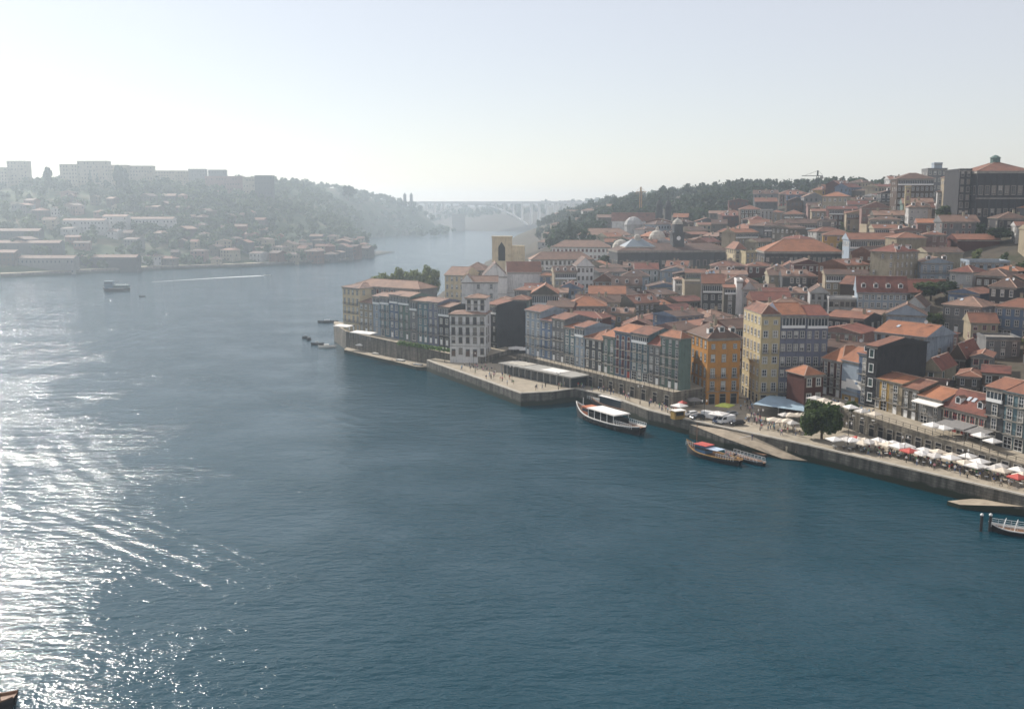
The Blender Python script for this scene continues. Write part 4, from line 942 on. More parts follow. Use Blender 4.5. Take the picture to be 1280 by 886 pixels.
def trunk_mesh(h, r, spread):
    m = MB(); m.tube((0, 0, -1), (0, 0, h * .55), r, 7, 0, r * .7)
    for i in range(5):
        a = i * 1.257; m.tube((0, 0, h * (.4 + .03 * i)), (math.cos(a) * spread * .6, math.sin(a) * spread * .6, h * .85), r * .45, 5, 0, r * .15)
    m.tube((0, 0, h * .5), (.1, 0, h), r * .6, 6, 0, r * .2); return m.mesh('trunk', [M_bark])
TREE = {}
def tree(loc, h, r, label, mat, kind='round', name='tree', group=None, seed=1, nc=26, nl=70, size=.3, trunk_f=.3):
    key = (kind, seed, mat.name, nc)
    if key not in TREE: TREE[key] = (crown_mesh('crown', 1.0 * 4, 6.0 if kind == 'round' else 14., nc, nl, size, seed, mat, kind), trunk_mesh(4., .28, 3.))
    cm, tm = TREE[key]; t = empty(name, loc, seed * 1.3, label, 'tree', group)
    hz = h * (1 - trunk_f); link('crown', cm, t, (0, 0, h * trunk_f), 0, (r / 4, r / 4, hz / (6.0 if kind == 'round' else 14.)))
    link('trunk', tm, t, (0, 0, 0), 0, (max(.6, r / 4), max(.6, r / 4), h * .6 / 4)); return t
pt = at_z(1023, 553, QZ); tree((pt.x + 2, pt.y + 4, QZ), 9.8, 5.6, 'big round dark green tree on the quay beside the slipway', M_leaf, seed=3, nc=34, nl=230, size=.26, trunk_f=.02)
gz = lambda x, y: float(hP(np.array(x), np.array(y)))
p = at_y(712, 272, 730); tree((p.x, 730, p.z - 19), 19.5, 4.0, 'tall dark cypress rising beside the long white house', M_leafd, 'cone', 'cypress', seed=4, nc=40, nl=120, size=.3, trunk_f=.06)
for i, (px, py, Dd, rr) in enumerate(((482, 337, 530, 6.5), (502, 334, 540, 6.5), (522, 333, 535, 7), (537, 331, 548, 6), (471, 342, 520, 5))):
    p = at_y(px, py, Dd); tree((p.x, Dd, 6), p.z - 6, rr, 'pale feathery green tree in the row behind the point houses', M_leafp, seed=10 + i % 2, group='trees behind the point houses', size=.3, nc=30, nl=90)
for i, (px, py, Dd, rr, hh) in enumerate(((890, 345, 455, 5, 8), (948, 346, 470, 5, 8), (1165, 345, 375, 7, 8), (1185, 348, 370, 5.5, 8), (1190, 250, 490, 8, 12), (1100, 238, 600, 7, 12), (1085, 240, 620, 6, 11), (1250, 290, 440, 6, 7), (1062, 240, 640, 6, 10), (757, 303, 600, 5, 9), (1065, 512, 250, 2.0, 4))):
    p = at_y(px, py, Dd); g = max(gz(p.x, Dd), QZ if i < 10 else 9.0); tree((p.x, Dd, g - .3), hh, rr, ['rounded garden tree among the roofs of the slope', 'dark bushy tree squeezed between hillside houses'][i % 2] if i < 10 else 'small dark tree by the terrace parasols', M_leafd if i % 2 else M_leaf, seed=20 + i % 3, group='garden trees among the hillside houses', size=.32)
# small trees in the yards and gaps between the houses
ry = random.Random(44); k_ = 0; YT = []
for _ in range(6000):
    if k_ >= 70: break
    px = ry.uniform(880, 1310); Dd = ry.uniform(285, 640); x = (px - 640) / 1250. * Dd; q = Vector((x, Dd))
    if gz(x, Dd) < 11 or any(((f[0] + f[2]) / 2 - q).length < max((f[0] - f[2]).length / 2 + 1.5, 4) for f in FOOT if (f[0] - q).length < 60): continue
    if any((q - t).length < 4.5 for t in YT): continue
    hh = ry.uniform(4.5, 7.5); tp = proj((x, Dd, gz(x, Dd) + hh))
    if any(Dp > Dd and a < tp[0] < b_ and tp[1] < bt - .3 * (bt - t) for a, b_, t, bt, Dp in PROT): continue
    YT.append(q); sd = 40 + k_ % 4; sp = k_ % 3
    tree((x, Dd, gz(x, Dd) - .3), hh, hh * ry.uniform(.36, .55), ['small dark yard tree between the hillside houses', 'small light green yard tree between the hillside houses', 'small mid green yard tree between the hillside houses'][sp], (M_leafd, M_leafp, M_leaf)[sp], seed=sd, group=['dark yard trees', 'light green yard trees', 'mid green yard trees'][sp], nc=14, nl=60, size=.36, trunk_f=.08); k_ += 1
# woods that read as one mass
def wood(name, label, n, region, hf, seed, mat, hmin, hmax, poly=None, nl=46, size=1.15, avoid=True):
    rg = np.random.default_rng(seed); cs, rs = [], []
    tries = 0
    F = [((f[0] + f[2]) / 2) for f in FOOT]
    while len(cs) < n and tries < n * 12:
        tries += 1
        a, b_, d0, d1 = region[int(rg.integers(len(region)))] if isinstance(region[0], tuple) else region
        px = rg.uniform(a, b_); Dd = math.sqrt(rg.uniform(d0 * d0, d1 * d1)); x = (px - 640) / 1250. * Dd
        if poly is not None and not bool(inside(poly, np.array(x), np.array(Dd))): continue
        if avoid and any(abs(f.x - x) < 11 and abs(f.y - Dd) < 11 for f in F): continue
        z = float(hf(np.array(x), np.array(Dd))); h = rg.uniform(hmin, hmax); r = h * rg.uniform(.34, .52)
        cs.append((x, Dd, z + h * .52)); rs.append((r, r, h * .48))
        for _ in range(2): cs.append((x + rg.normal() * r * .6, Dd + rg.normal() * r * .6, z + h * (.4 + .45 * rg.random()))); rs.append((r * .55, r * .55, h * .22))
    V, Q = leaf_cloud(cs, rs, nl, size, seed, .6); o = link(name, np_mesh(name, V, Q, [mat])); o['kind'] = 'stuff'; tag(o, label, 'woods'); return o
wood('ridge_woods', 'dense dark green woods along the ridge above the town', 2000, [(700, 800, 1000, 1450), (780, 960, 860, 1200), (840, 940, 750, 900), (900, 1130, 850, 1100), (740, 830, 850, 1050), (1040, 1330, 640, 820), (670, 740, 1100, 1600), (690, 760, 700, 1000)], hP, 5, M_leafd, 8, 14, nl=44, size=1.0)
wood('far_bank_woods', 'blue-green woods covering the slope across the river', 3300, [(-120, 250, 940, 1300), (200, 470, 1060, 1500), (280, 460, 1300, 1850), (380, 520, 1700, 2300), (150, 320, 1080, 1300)], hG, 6, M_leaf, 7, 13, SHORE_G, nl=38, size=1.3)
wood('skyline_woods', 'taller trees breaking the foot of the skyline apartment blocks', 260, [(-40, 345, 1150, 1225), (180, 345, 1230, 1330)], hG, 9, M_leafd, 10, 17, SHORE_G, nl=44, size=1.0)
wood('headland_woods', 'hazy woods on the far headlands near the arch bridge', 1000, [(440, 560, 1950, 2600), (585, 780, 2590, 3000), (700, 860, 1600, 2400), (480, 620, 2750, 3100)], lambda x, y: np.where(inside(SHORE_G, x, y), hG(x, y), hP(x, y)), 8, M_leaf, 9, 16, SHORE_G + [(0, 0)] if False else None, nl=36, size=2.0)

# ------------------------------------------------------------------ the far bank: blocks, warehouses, houses
GZ = lambda x, y: float(hG(np.array(x), np.array(y)))
def gb(pxL, pxR, pye, fl, wall, label, D=None, roof='gablex', d=12, rh=2.5, roofc='dusty', ang=0, name='hillside_house', cat='house', group=None, cols=None, fh=3.1, h=None):
    if D is None: D = solve(pxL, pye, fl * fh, hG, 850, 2400)
    if D is None: return
    p = at_y(pxL, pye, D); a = R(ang); w = corner_r(p, a, pxR, pye); zb = min(GZ(p.x, p.y), GZ(p.x + w, p.y))
    if h: zb = p.z - h
    if p.z - zb < 3: zb = p.z - fl * 2.9
    house(p, a, w, d, zb, p.z, wall, fl, roof, rh=rh, roofc=roofc, label=label, name=name, cat=cat, group=group, far=True, cols=cols or max(2, int(w / 3.6)), sink=8, chim=0, sides=True, col_prob=.7)
AP = dict(name='apartment_building', cat='building', roof='flat')
for a, b_, t, fl, wl_, lb, Dd in ((8, 33, 202, 8, 'cream', 'tall square apartment block on the far bank skyline', 1250), (-30, 8, 210, 6, 'cream', 'wide pale apartment block beside the square skyline block', 1240), (74, 96, 206, 6, 'cream', 'low left part of the twin apartment blocks across the river', 1260), (96, 134, 202, 7, 'cream', 'taller right part of the twin apartment blocks across the river', 1262),
                               (138, 158, 207, 6, 'beige', 'apartment block half hidden by the skyline tree', 1290), (158, 190, 208, 6, 'cream', 'long pale apartment block right of the skyline tree', 1300), (190, 232, 214, 5, 'beige', 'stepped pale block on the far skyline', 1380), (235, 256, 212, 5, 'grey', 'small grey block on the far skyline, flat topped', 1420), (260, 281, 213, 5, 'grey', 'second small grey block on the skyline, white band below', 1420),
                               (256, 303, 221, 4, 'pink', 'long low pinkish block along the far skyline', 1380), (303, 318, 222, 4, 'cream', 'pale low block next to the skyline end block', 1380), (318, 340, 220, 6, 'dark_grey', 'dark square block ending the far skyline row', 1380)):
    gb(a, b_, t, fl, wl_, lb, Dd, **AP)
W2 = [(78, 130, 276, 3, 'white', 'long white house with windows in a row across the river', None), (128, 158, 271, 4, 'white', 'taller white house with reddish roof across the river', None), (160, 216, 274, 3, 'white', 'long white house with pinkish roof across the river', None),
      (-20, 48, 289, 2, 'dark_grey', 'upper dark warehouse with pale roof across the river', None), (-20, 74, 304, 2, 'dark_grey', 'middle dark warehouse with long pale roof across the river', None), (-30, 18, 316, 3, 'brown', 'lowest warehouse with red roof by the far water', None), (20, 92, 323, 2, 'grey', 'long low warehouse with cream roof on the far waterfront', None), (92, 170, 322, 2, 'slate', 'long low grey shed on the far waterfront', None)]
for a, b_, t, fl, wl_, lb, Dd in W2: gb(a, b_, t, fl, wl_, lb, Dd, name='warehouse' if 'house with' not in lb else 'hillside_house', cat='warehouse' if 'ware' in lb or 'shed' in lb else 'house')
rg_ = random.Random(21); n = 0
FG = list(FOOT)
places = [(-30, 240, 236, 330), (240, 330, 262, 330), (290, 448, 288, 322), (20, 220, 240, 300), (330, 448, 298, 322), (170, 330, 285, 330), (400, 452, 297, 318)]
for k in range(900):
    if n >= 92: break
    a, b_, t0, t1 = places[k % len(places)]; px = rg_.uniform(a, b_); py = rg_.uniform(t0, t1); fl = rg_.choice((2, 2, 3, 3))
    D = solve(px, py, fl * 3.1, hG, 850, 2000)
    if D is None or D > 1700: continue
    w = rg_.uniform(7, 17); p = at_y(px, py, D); ang = rg_.uniform(-30, 12); q = [Vector((p.x, p.y)), Vector((p.x + w, p.y)), Vector((p.x + w, p.y + 12)), Vector((p.x, p.y + 12))]
    if not bool(inside(SHORE_G, np.array(p.x), np.array(p.y - 3))) or any((f[0] - q[0]).length < 80 and sat(q, f) for f in FOOT): continue
    wl_ = rg_.choice(('white', 'cream', 'beige', 'grey', 'pink', 'brown', 'stone', 'stone', 'dark_grey', 'brick')); rf = rg_.choice(('gablex', 'hip', 'gablex', 'gabley'))
    wh = 'by the water across the river' if GZ(p.x, p.y) < 14 else ('on the lower slope across the river' if GZ(p.x, p.y) < 40 else 'high on the slope across the river')
    sz = 'small ' if w < 10 else ('wide ' if w > 14 else '')
    gb(px, px + w / D * FPX, py, fl, wl_, f"{sz}{RADJ[rf]} {NUM[fl]} storey {wl_.replace('_', ' ')} house {wh}", D, roof=rf, ang=ang, group=f"{sz}{wl_} {rf} houses {wh}", roofc=rg_.choice(('dusty', 'terracotta', 'brown', 'brown')), d=rg_.choice((9, 12, 15)), rh=rg_.uniform(1.5, 3.2)); n += 1
print('far houses', n)
# far-bank quay wall
m = MB(); pts = [Vector((x, y, 0)) for x, y in SHORE_G[1:7]]; pts = [Vector((-900, 700, 0))] + pts
for a, b_ in zip(pts[:-1], pts[1:]):
    dd = (b_ - a).normalized(); nn = Vector((dd.y, -dd.x, 0)); m.prism([(a + nn * 3)[:2], (b_ + nn * 3)[:2], (b_ - nn * 12)[:2], (a - nn * 12)[:2]], -3, 3.4, 0, 1)
structure(link('far_bank_quay', m.mesh('far_bank_quay', [M_wallst, M_pave])))
sheet('point_spit', [Vector(p) for p in ((-196, 1120, 2.2), (-176, 1190, 1.0), (-164, 1290, .5), (-158, 1345, .4), (-178, 1330, 2.6), (-188, 1200, 3.0))], [M_wallst, M_wallst])
# pine on the skyline, poles of the two chimneys
for i, (px, pt_, pb_, Dd, rr, kind) in enumerate(((59, 207, 226, 1190, 5, 'round'), (150, 206, 240, 1215, 9, 'round'), (112, 213, 224, 1230, 3, 'cone'), (121, 217, 224, 1230, 2.5, 'cone'), (379, 226, 240, 1620, 4, 'cone'), (435, 230, 245, 1750, 12, 'round'))):
    p = at_y(px, pt_, Dd); q = at_y(px, pb_, Dd); tree((p.x, Dd, q.z - 4), p.z - q.z + 4, rr, ['flat topped umbrella pine on the far skyline', 'broad dark skyline tree in front of the apartment blocks', 'thin pointed conifer beside the twin apartment blocks', 'thin pointed conifer beside the twin apartment blocks', 'pointed conifer on the wooded skyline past the blocks', 'rounded skyline tree at the end of the wooded slope'][i], M_leafd, kind, 'skyline_tree', 'skyline trees across the river', seed=30 + i, nc=22, nl=60, size=.5, trunk_f=.06)

# ------------------------------------------------------------------ arch bridge
p0 = at_y(522, 254, 2560); p1 = at_y(664, 254, 2500)
A_, B_ = Vector((p0.x, p0.y, 2)), Vector((p1.x, p1.y, 2)); dirb = (B_ - A_); Lb = Vector((dirb.x, dirb.y)).length; ab = math.atan2(dirb.y, dirb.x)
r = empty('arch_bridge', (A_.x, A_.y, 0), ab, 'pale concrete bridge with one wide arch closing the far river', 'bridge')
M_conc = plain('pale_concrete', (.72, .70, .66), .85, var=.1)
ZD = 71.0
m = MB(); m.box(-150, Lb + 260, -12, 12, ZD - 5, ZD); m.box(-150, Lb + 260, -12.2, -11.7, ZD, ZD + 1.2); m.box(-150, Lb + 260, 11.7, 12.2, ZD, ZD + 1.2); part(r, 'deck', m, [M_conc])
arc = lambda t: 8 + (ZD - 14) * (1 - (2 * t - 1) ** 2)
for y in (-7, 7):
    m = MB(); prev = None
    for i in range(33):
        t = i / 32; q = (Lb * t, y, arc(t))
        if prev: m.bar(prev, q, 6, 4.0 - 1.2 * math.sin(math.pi * t))
        prev = q
    part(r, 'arch_rib', m, [M_conc])
cm = MB(); cm.box(-1.1, 1.1, -9, 9, 0, 1); cme = cm.mesh('column', [M_conc])
for i in range(1, 13):
    t = i / 13; zz = arc(t)
    if ZD - 3 - zz > 3: link('column', cme, r, (Lb * t, 0, zz), 0, (1, 1, ZD - 3 - zz))
for x in (-90, -60, -30, 0, Lb, Lb + 20, Lb + 40, Lb + 60, Lb + 80, Lb + 100): link('column', cme, r, (x, 0, -4), 0, (1.6, 1, ZD + 1))
for px, t, Dd in ((506, 243, 2300), (514, 243, 2310)):
    p = at_y(px, t, Dd); q = at_y(px, 253, Dd); m = MB(); m.box(-3.2, 3.2, -4, 4, -25, p.z - q.z); tower = empty('tower_block', (p.x, Dd, q.z), 0, 'slim tower block on the far headland skyline', 'building', 'twin far towers'); part(tower, 'walls', m, [W_('grey')]); m = MB(); m.box(-1.5, 1.5, -2, 2, p.z - q.z, p.z - q.z + 3); part(tower, 'roof_box', m, [W_('grey')])
p = at_y(565, 268, 2480); q = at_y(581, 284, 2480); house(p, 0, q.x - p.x, 22, q.z, p.z, 'cream', 5, 'flat', label='pale square building at the water under the far bridge', name='waterside_building', cat='building', far=True, sink=12, cols=6)
for i, (a, b_, t, bm_, Dd, fl) in enumerate(((679, 692, 276, 296, 1500, 4), (692, 705, 268, 290, 1480, 5), (676, 690, 290, 300, 1300, 3), (705, 725, 266, 280, 1520, 3))):
    p = at_y(a, t, Dd); q = at_y(b_, bm_, Dd); house(p, R(4), q.x - p.x, 14, q.z, p.z, ['cream', 'beige', 'white', 'stone'][i], fl, 'hip', rh=3, roofc='dusty', label=['pale hazy house', 'tall beige hazy house', 'low white hazy house', 'grey hazy house'][i] + ' on the bank behind the cypress', far=True, sink=14)
for i in range(14):
    px = 672 + i * 6.5 + (i % 3) * 2; Dd = 820 + (i * 97) % 520; x = (px - 640) / 1250. * Dd; g = gz(x, Dd); wl_ = ('white', 'cream', 'beige', 'stone')[i % 4]; fl = 2 + i % 3; ww = 12 + (i * 5) % 9
    house(Vector((x, Dd, 0)), R(-12 + (i * 7) % 20), ww, 12, g, g + fl * 3.2, wl_, fl, ('hip', 'gablex')[i % 2], rh=2.6, roofc='dusty', where='on the hazy bank past the church', far=True, sink=8, col_prob=.7)
# tower cranes on the ridge
def crane(px, pt_, pb_, Dd, jib, back, ang, label, col):
    p = at_y(px, pt_, Dd); q = at_y(px, pb_, Dd); r = empty('tower_crane', (p.x, Dd, q.z - 6), R(ang), label, 'crane'); h = p.z - q.z + 6
    m = MB()
    for x in (-.8, .8):
        for y in (-.8, .8): m.bar((x, y, 0), (x, y, h), .35, .35)
    n = int(h / 2)
    for i in range(n): m.bar((-.8 if i % 2 else .8, -.8, i * 2), (.8 if i % 2 else -.8, -.8, i * 2 + 2), .25, .25); m.bar((-.8, -.8 if i % 2 else .8, i * 2), (-.8, .8 if i % 2 else -.8, i * 2 + 2), .25, .25)
    part(r, 'mast', m, [col]); m = MB(); m.bar((-back, 0, h), (jib, 0, h + .1), 1.2, .5); m.bar((0, 0, h + 4), (jib * .8, 0, h + .4), .2, .2); m.bar((0, 0, h + 4), (-back, 0, h + .4), .2, .2); m.box(-.6, .6, -.6, .6, h, h + 4.2); part(r, 'jib', m, [col])
    m = MB(); m.box(-back - .2, -back + 2, -.9, .9, h - 2.4, h - .3); part(r, 'counterweight', m, [M_stone])
M_cr = plain('crane_ochre', (.45, .28, .12), .6)
crane(801, 240, 268, 860, 5, 4, -20, 'ochre tower crane standing behind the twin tower church', M_cr)
crane(1022, 220, 232, 800, 12, 4, 160, 'small dark tower crane on the wooded crest', M_iron)

# ------------------------------------------------------------------ arcades, pavilion, banner, awnings
ter = bpy.data.objects['arcade_terrace']
def wall_openings(parent, a, b_, z0, n, kind, fr, name, out, s=1.0):
    dr = b_ - a; ag = math.atan2(dr.y, dr.x)
    for i in range(n):
        p = a + dr * ((i + .5) / n); link(name, win_mesh(kind, fr), parent, (p.x + out.x * .01, p.y + out.y * .01, z0), ag, (s, 1, s))
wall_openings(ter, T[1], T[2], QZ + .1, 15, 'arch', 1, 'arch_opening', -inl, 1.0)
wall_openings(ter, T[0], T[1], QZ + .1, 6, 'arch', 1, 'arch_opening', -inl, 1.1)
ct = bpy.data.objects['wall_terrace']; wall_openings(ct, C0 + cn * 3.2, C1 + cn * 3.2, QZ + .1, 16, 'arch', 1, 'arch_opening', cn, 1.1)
def railing(name, pts, label, group=None):
    r = empty(name, pts[0], 0, label, 'railing', group); o0 = pts[0]
    pm = MB(); pm.box(-.05, .05, -.05, .05, 0, 1.05); pme = pm.mesh('post', [M_iron])
    for a, b_ in zip(pts[:-1], pts[1:]):
        m = MB(); m.bar(a - o0 + Vector((0, 0, 1.05)), b_ - o0 + Vector((0, 0, 1.05)), .07, .07); part(r, 'handrail', m, [M_iron])
        m = MB(); m.bar(a - o0 + Vector((0, 0, .55)), b_ - o0 + Vector((0, 0, .55)), .05, .05); part(r, 'lower_rail', m, [M_iron])
        k = int((b_ - a).length / 2.2)
        for i in range(k + 1): p = a + (b_ - a) * (i / max(1, k)) - o0; link('post', pme, r, p)
railing('terrace_railing', [T[0] + inl * .3, T[1] + inl * .3, T[2] + inl * .3], 'black iron railing along the top of the arcade wall')
railing('wall_railing', [C0 + cn * 3.0 - Vector((0, 0, .3)), C1 + cn * 3.0 - Vector((0, 0, .3))], 'black iron railing along the top of the long stone wall')
# pavilion on the pier
pa, pb2 = at_z(628, 466.5, QZ), at_z(715, 485, QZ); dr = pb2 - pa; ag = math.atan2(dr.y, dr.x); Lp = dr.length
r = empty('pier_pavilion', pa, ag, 'long low flat roofed glass pavilion on the pier', 'pavilion')
m = MB(); m.box(-1, Lp + 1, -1.2, 7.5, 3.3, 3.75); part(r, 'roof', m, [plain('pavilion_roof', (.34, .33, .30), .8, var=.2, scale=.4)])
m = MB(); m.box(.6, Lp - .6, .2, 6.8, 0, 3.29); part(r, 'walls', m, [M_glass])
pm = MB(); pm.box(-.12, .12, -.12, .12, 0, 3.28); pme = pm.mesh('post', [M_steel])
for i in range(12): link('post', pme, r, (.3 + (Lp - .6) * i / 11, -.6, 0))
m = MB(); m.box(Lp * .55, Lp * .8, .5, 6, 3.76, 3.9); part(r, 'roof_panel', m, [M_canvas]); m = MB(); m.box(1, Lp * .3, .5, 7, 3.76, 3.9); part(r, 'roof_panel', m, [M_paleS])
# banner on the blue-grey house
dA = (A1 - A0); aA = math.atan2(dA.y, dA.x); outA = Vector((math.sin(aA), -math.cos(aA), 0))
def on_row(px, py, off):
    t = corner_r(A0, aA, px, py); return at_y(px, py, A0.y + math.sin(aA) * t) + outA * off
bl, br = on_row(1058, 478, .12), on_row(1076.5, 486, .12); bw = (br - bl).length
r = empty('banner', bl, aA, 'white banner with a small blue mark on the plain house front', 'banner')
m = MB(); m.box(0, bw, -.03, 0, -1.2, 1.2); part(r, 'cloth', m, [M_canvas]); m = MB(); m.box(bw * .62, bw * .78, -.05, -.031, .15, .75); part(r, 'blue_mark', m, [M_blue_p])
bl2 = on_row(1052.3, 480, .14); r = empty('banner', bl2, aA, 'narrow white banner beside the long white one', 'banner'); m = MB(); m.box(0, 2.0, -.03, 0, -1.1, 1.1); part(r, 'cloth', m, [M_canvas]); m = MB(); m.box(0, 2.0, -.05, .02, 1.1, 1.18); part(r, 'rod', m, [M_iron])
for a, b_, y0, wl_, lb in ((1053, 1073, 496, 'ochre', 'yellow painted ground floor below the white banner'), (1090, 1101, 500, 'ochre', 'yellow painted shop front in the terrace row')):
    p = on_row(a, y0, .14); q = on_row(b_, y0 + (b_ - a) * .3, .14); ww = (q - p).length
    r = empty('shop_front', p, aA, lb, 'shop front'); m = MB(); m.box(0, ww, -.06, .1, -2.2, .9); part(r, 'panel', m, [W_(wl_)]); m = MB(); m.box(0, ww, -.25, .1, .9, 1.1); part(r, 'ledge', m, [M_stone])
    link('door', win_mesh('door', 0), r, (ww * .3, -.07, -2.2)); link('window', win_mesh('sash', 0), r, (ww * .7, -.07, -1.4))
def awning(pL, ang, w, dep, z0, drop, mat, label, legs=True, group=None):
    r = empty('awning', pL, ang, label, 'awning', group); m = MB()
    m.face([(0, 0, z0), (w, 0, z0), (w, -dep, z0 - drop), (0, -dep, z0 - drop)]); m.face([(0, 0, z0 - .06), (0, -dep, z0 - drop - .06), (w, -dep, z0 - drop - .06), (w, 0, z0 - .06)]); m.face([(0, -dep, z0 - drop), (w, -dep, z0 - drop), (w, -dep, z0 - drop - .25), (0, -dep, z0 - drop - .25)])
    part(r, 'canopy', m, [mat]); k = max(2, int(w / 3))
    if legs:
        pm = MB(); pm.box(-.04, .04, -.04, .04, 0, z0 - drop); pme = pm.mesh('leg', [M_steel])
        for i in range(k + 1): link('leg', pme, r, (w * i / k, -dep + .05, 0))
    return r
p = on_row(1186, 533, 0); awning(Vector((p.x, p.y, 8.1)), aA, 8.6, 4.2, 3.3, .8, M_canvas_b, 'dark grey awning in front of the red roofed house', group=None)
p = on_row(1208, 540, 0); awning(Vector((p.x, p.y, 7.9)), aA, 8.6, 4.2, 3.3, .8, M_canvas_b, 'second dark awning, beside the one before the red roofed house')
p = on_row(1147, 511, 0); awning(Vector((p.x, p.y, 8.4)), aA, 8.5, 2.2, 6.0, .5, M_canvas, 'long white awning high on the grey terrace house', legs=False)
# great blue-grey marquee on the square
mq = [at_z(941, 505, QZ + 3.4), at_z(1006, 514, QZ + 3.4), at_z(1010, 498, QZ + 3.4), at_z(962, 494, QZ + 3.4)]; c = sum(mq, Vector()) / 4; c.z = QZ
r = empty('marquee', c, 0, 'big flat blue-grey canvas marquee on the square', 'marquee')
m = MB(); hs = [(q - c) for q in mq]; m.face([(q.x, q.y, 3.6) for q in hs]); ap = [(hs[0] * .3 + hs[3] * .3), (hs[1] * .3 + hs[2] * .3)]
for i, j, k in ((0, 1, None), (2, 3, None)):
    pass
m = MB(); rid0 = (hs[0] + hs[3]) / 2 * .8; rid1 = (hs[1] + hs[2]) / 2 * .8
V3 = lambda q, z: (q.x, q.y, z)
m.face([V3(hs[0], 3.4), V3(hs[1], 3.4), V3(rid1, 4.4), V3(rid0, 4.4)]); m.face([V3(hs[2], 3.4), V3(hs[3], 3.4), V3(rid0, 4.4), V3(rid1, 4.4)]); m.face([V3(hs[1], 3.4), V3(hs[2], 3.4), V3(rid1, 4.4)]); m.face([V3(hs[3], 3.4), V3(hs[0], 3.4), V3(rid0, 4.4)])
part(r, 'canopy', m, [M_canvas_g]); pm = MB(); pm.box(-.06, .06, -.06, .06, 0, 3.4); pme = pm.mesh('pole', [M_steel])
for a, b_ in ((0, 1), (1, 2), (2, 3), (3, 0)):
    for t in (0, .5): q = hs[a].lerp(hs[b_], t) * .98; link('pole', pme, r, (q.x, q.y, 0))
# long white canopies on the point terrace and flower hedge
for px, py, w, lb in ((425, 405, 9, 'white canopy on the tip of the point terrace'), (446, 413, 12, 'long white canopy on the point terrace beside the cream houses')):
    p = at_z(px, py, 11.0); awning(Vector((p.x, p.y, 8.2)), R(-38), w, 4, 2.9, .4, M_canvas, lb)
V, Q = leaf_cloud([tuple(at_z(500 + 62 * i / 20, 429.5 + 9 * i / 20, 8.2) + Vector((0, 0, .3))) for i in range(21)], [(1.3, 1.3, .8)] * 21, 60, .3, 77); o = link('hedge', np_mesh('hedge', V, Q, [leaf_mat('bright_hedge', (.05, .10, .02), (.14, .24, .05))])); tag(o, 'bright green creeper trailing along the point terrace wall', 'hedge'); o['kind'] = 'stuff'

# ------------------------------------------------------------------ parasols
def parasol_meshes():
    m = MB(); s = 1.65
    A = [(-s, -s, 2.35), (s, -s, 2.35), (s, s, 2.35), (-s, s, 2.35)]; tp = (0, 0, 3.05)
    for i in range(4):
        j = (i + 1) % 4; m.face([A[i], A[j], tp]); m.face([A[j], A[i], (A[i][0], A[i][1], 2.1), (A[j][0], A[j][1], 2.1)])
    can = m.mesh('canopy', [M_canvas]); m = MB(); m.tube((0, 0, 0), (0, 0, 3.2), .04, 6); pol = m.mesh('pole', [M_steel])
    m = MB(); m.box(-.4, .4, -.4, .4, 0, .12); m.tube((0, 0, .12), (0, 0, .4), .07, 6); bs = m.mesh('base', [M_stone]); return can, pol, bs
PC, PP, PB = parasol_meshes()
def parasol(x, y, z, rz, label, group, mat=None, s=1.0):
    k = s * rp.uniform(.85, 1.12); r = empty('parasol', (x, y, z), rz, label, 'parasol', group); c = link('canopy', PC, r, (0, 0, rp.uniform(-.15, .15)), 0, (k, k, rp.uniform(.94, 1.06)))
    if not mat and 'pale' in label: mat = rp.choice((None, None, M_canvas_c, M_canvas_c, M_canvas_w))
    if mat: setmat(c, 0, mat)
    link('pole', PP, r); link('base', PB, r)
rp = random.Random(3)
def para_line(pts, n, z, label, group, jit=.75, mats=None, s=1.0, rz=0):
    for i in range(n):
        t = i / max(1, n - 1) * (len(pts) - 1); k = min(int(t), len(pts) - 2); p = pts[k].lerp(pts[k + 1], t - k)
        mt = rp.choice(mats) if mats else None
        parasol(p.x + rp.uniform(-jit, jit), p.y + rp.uniform(-jit, jit), z if not hasattr(z, '__len__') else z[0] + (z[1] - z[0]) * i / max(1, n - 1), rz + rp.uniform(-.3, .3), label, group, mt, s)
Z2 = QZ + 2.4
front = [at_z(1046, 548, Z2), at_z(1100, 554, Z2), at_z(1180, 570, Z2), at_z(1278, 594, Z2)]
para_line(front, 17, QZ, 'square pale cafe parasol in the front line below the arcades', 'front line of cafe parasols', s=1.0, rz=aA)
frontb = [p - outA * 3.3 for p in front]
para_line(frontb, 15, QZ, 'square pale cafe parasol close against the arcade wall', 'back line of cafe parasols', rz=aA)
for px, py, lb in ((1070, 548, 'faded red parasol among white ones left of the arcades'), (1137, 563, 'red edged parasol among the white ones below the arcades'), (1272, 596, 'red parasol at the last of the arcade cafes')):
    p = at_z(px, py, Z2); parasol(p.x, p.y, QZ, aA, lb, None, M_canvas_r)
tt = [at_z(1020, 497, 11.4), at_z(1050, 505, 11.4), at_z(1093, 517, 11.4)]
para_line(tt, 7, 9.0, 'pale parasol on the terrace below the bannered house', 'terrace parasols', .2, rz=aA)
for px, py in ((1166, 531), (1180, 533)): p = at_z(px, py, 10.6); parasol(p.x, p.y, 8.2, aA, 'white parasol on the terrace beside the dark awnings', 'parasols left of the awnings')
for px, py in ((1226, 544), (1241, 549)): p = at_z(px, py, 10.2); parasol(p.x, p.y, 7.8, aA, 'white parasol on the terrace past the dark awnings', 'parasols right of the awnings')
sq = [at_z(972, 499, Z2), at_z(1008, 504, Z2)]
para_line(sq, 6, QZ, 'pale parasol behind the blue-grey marquee', 'parasols behind the marquee', .4)
para_line([at_z(968, 524, Z2), at_z(992, 528, Z2)], 4, QZ, 'pale parasol in front of the blue-grey marquee by the tree', 'parasols before the marquee', .4); para_line([at_z(980, 518, Z2), at_z(1006, 518, Z2)], 4, QZ, 'pale parasol tucked between marquee and round tree', 'parasols beside the tree', .4)
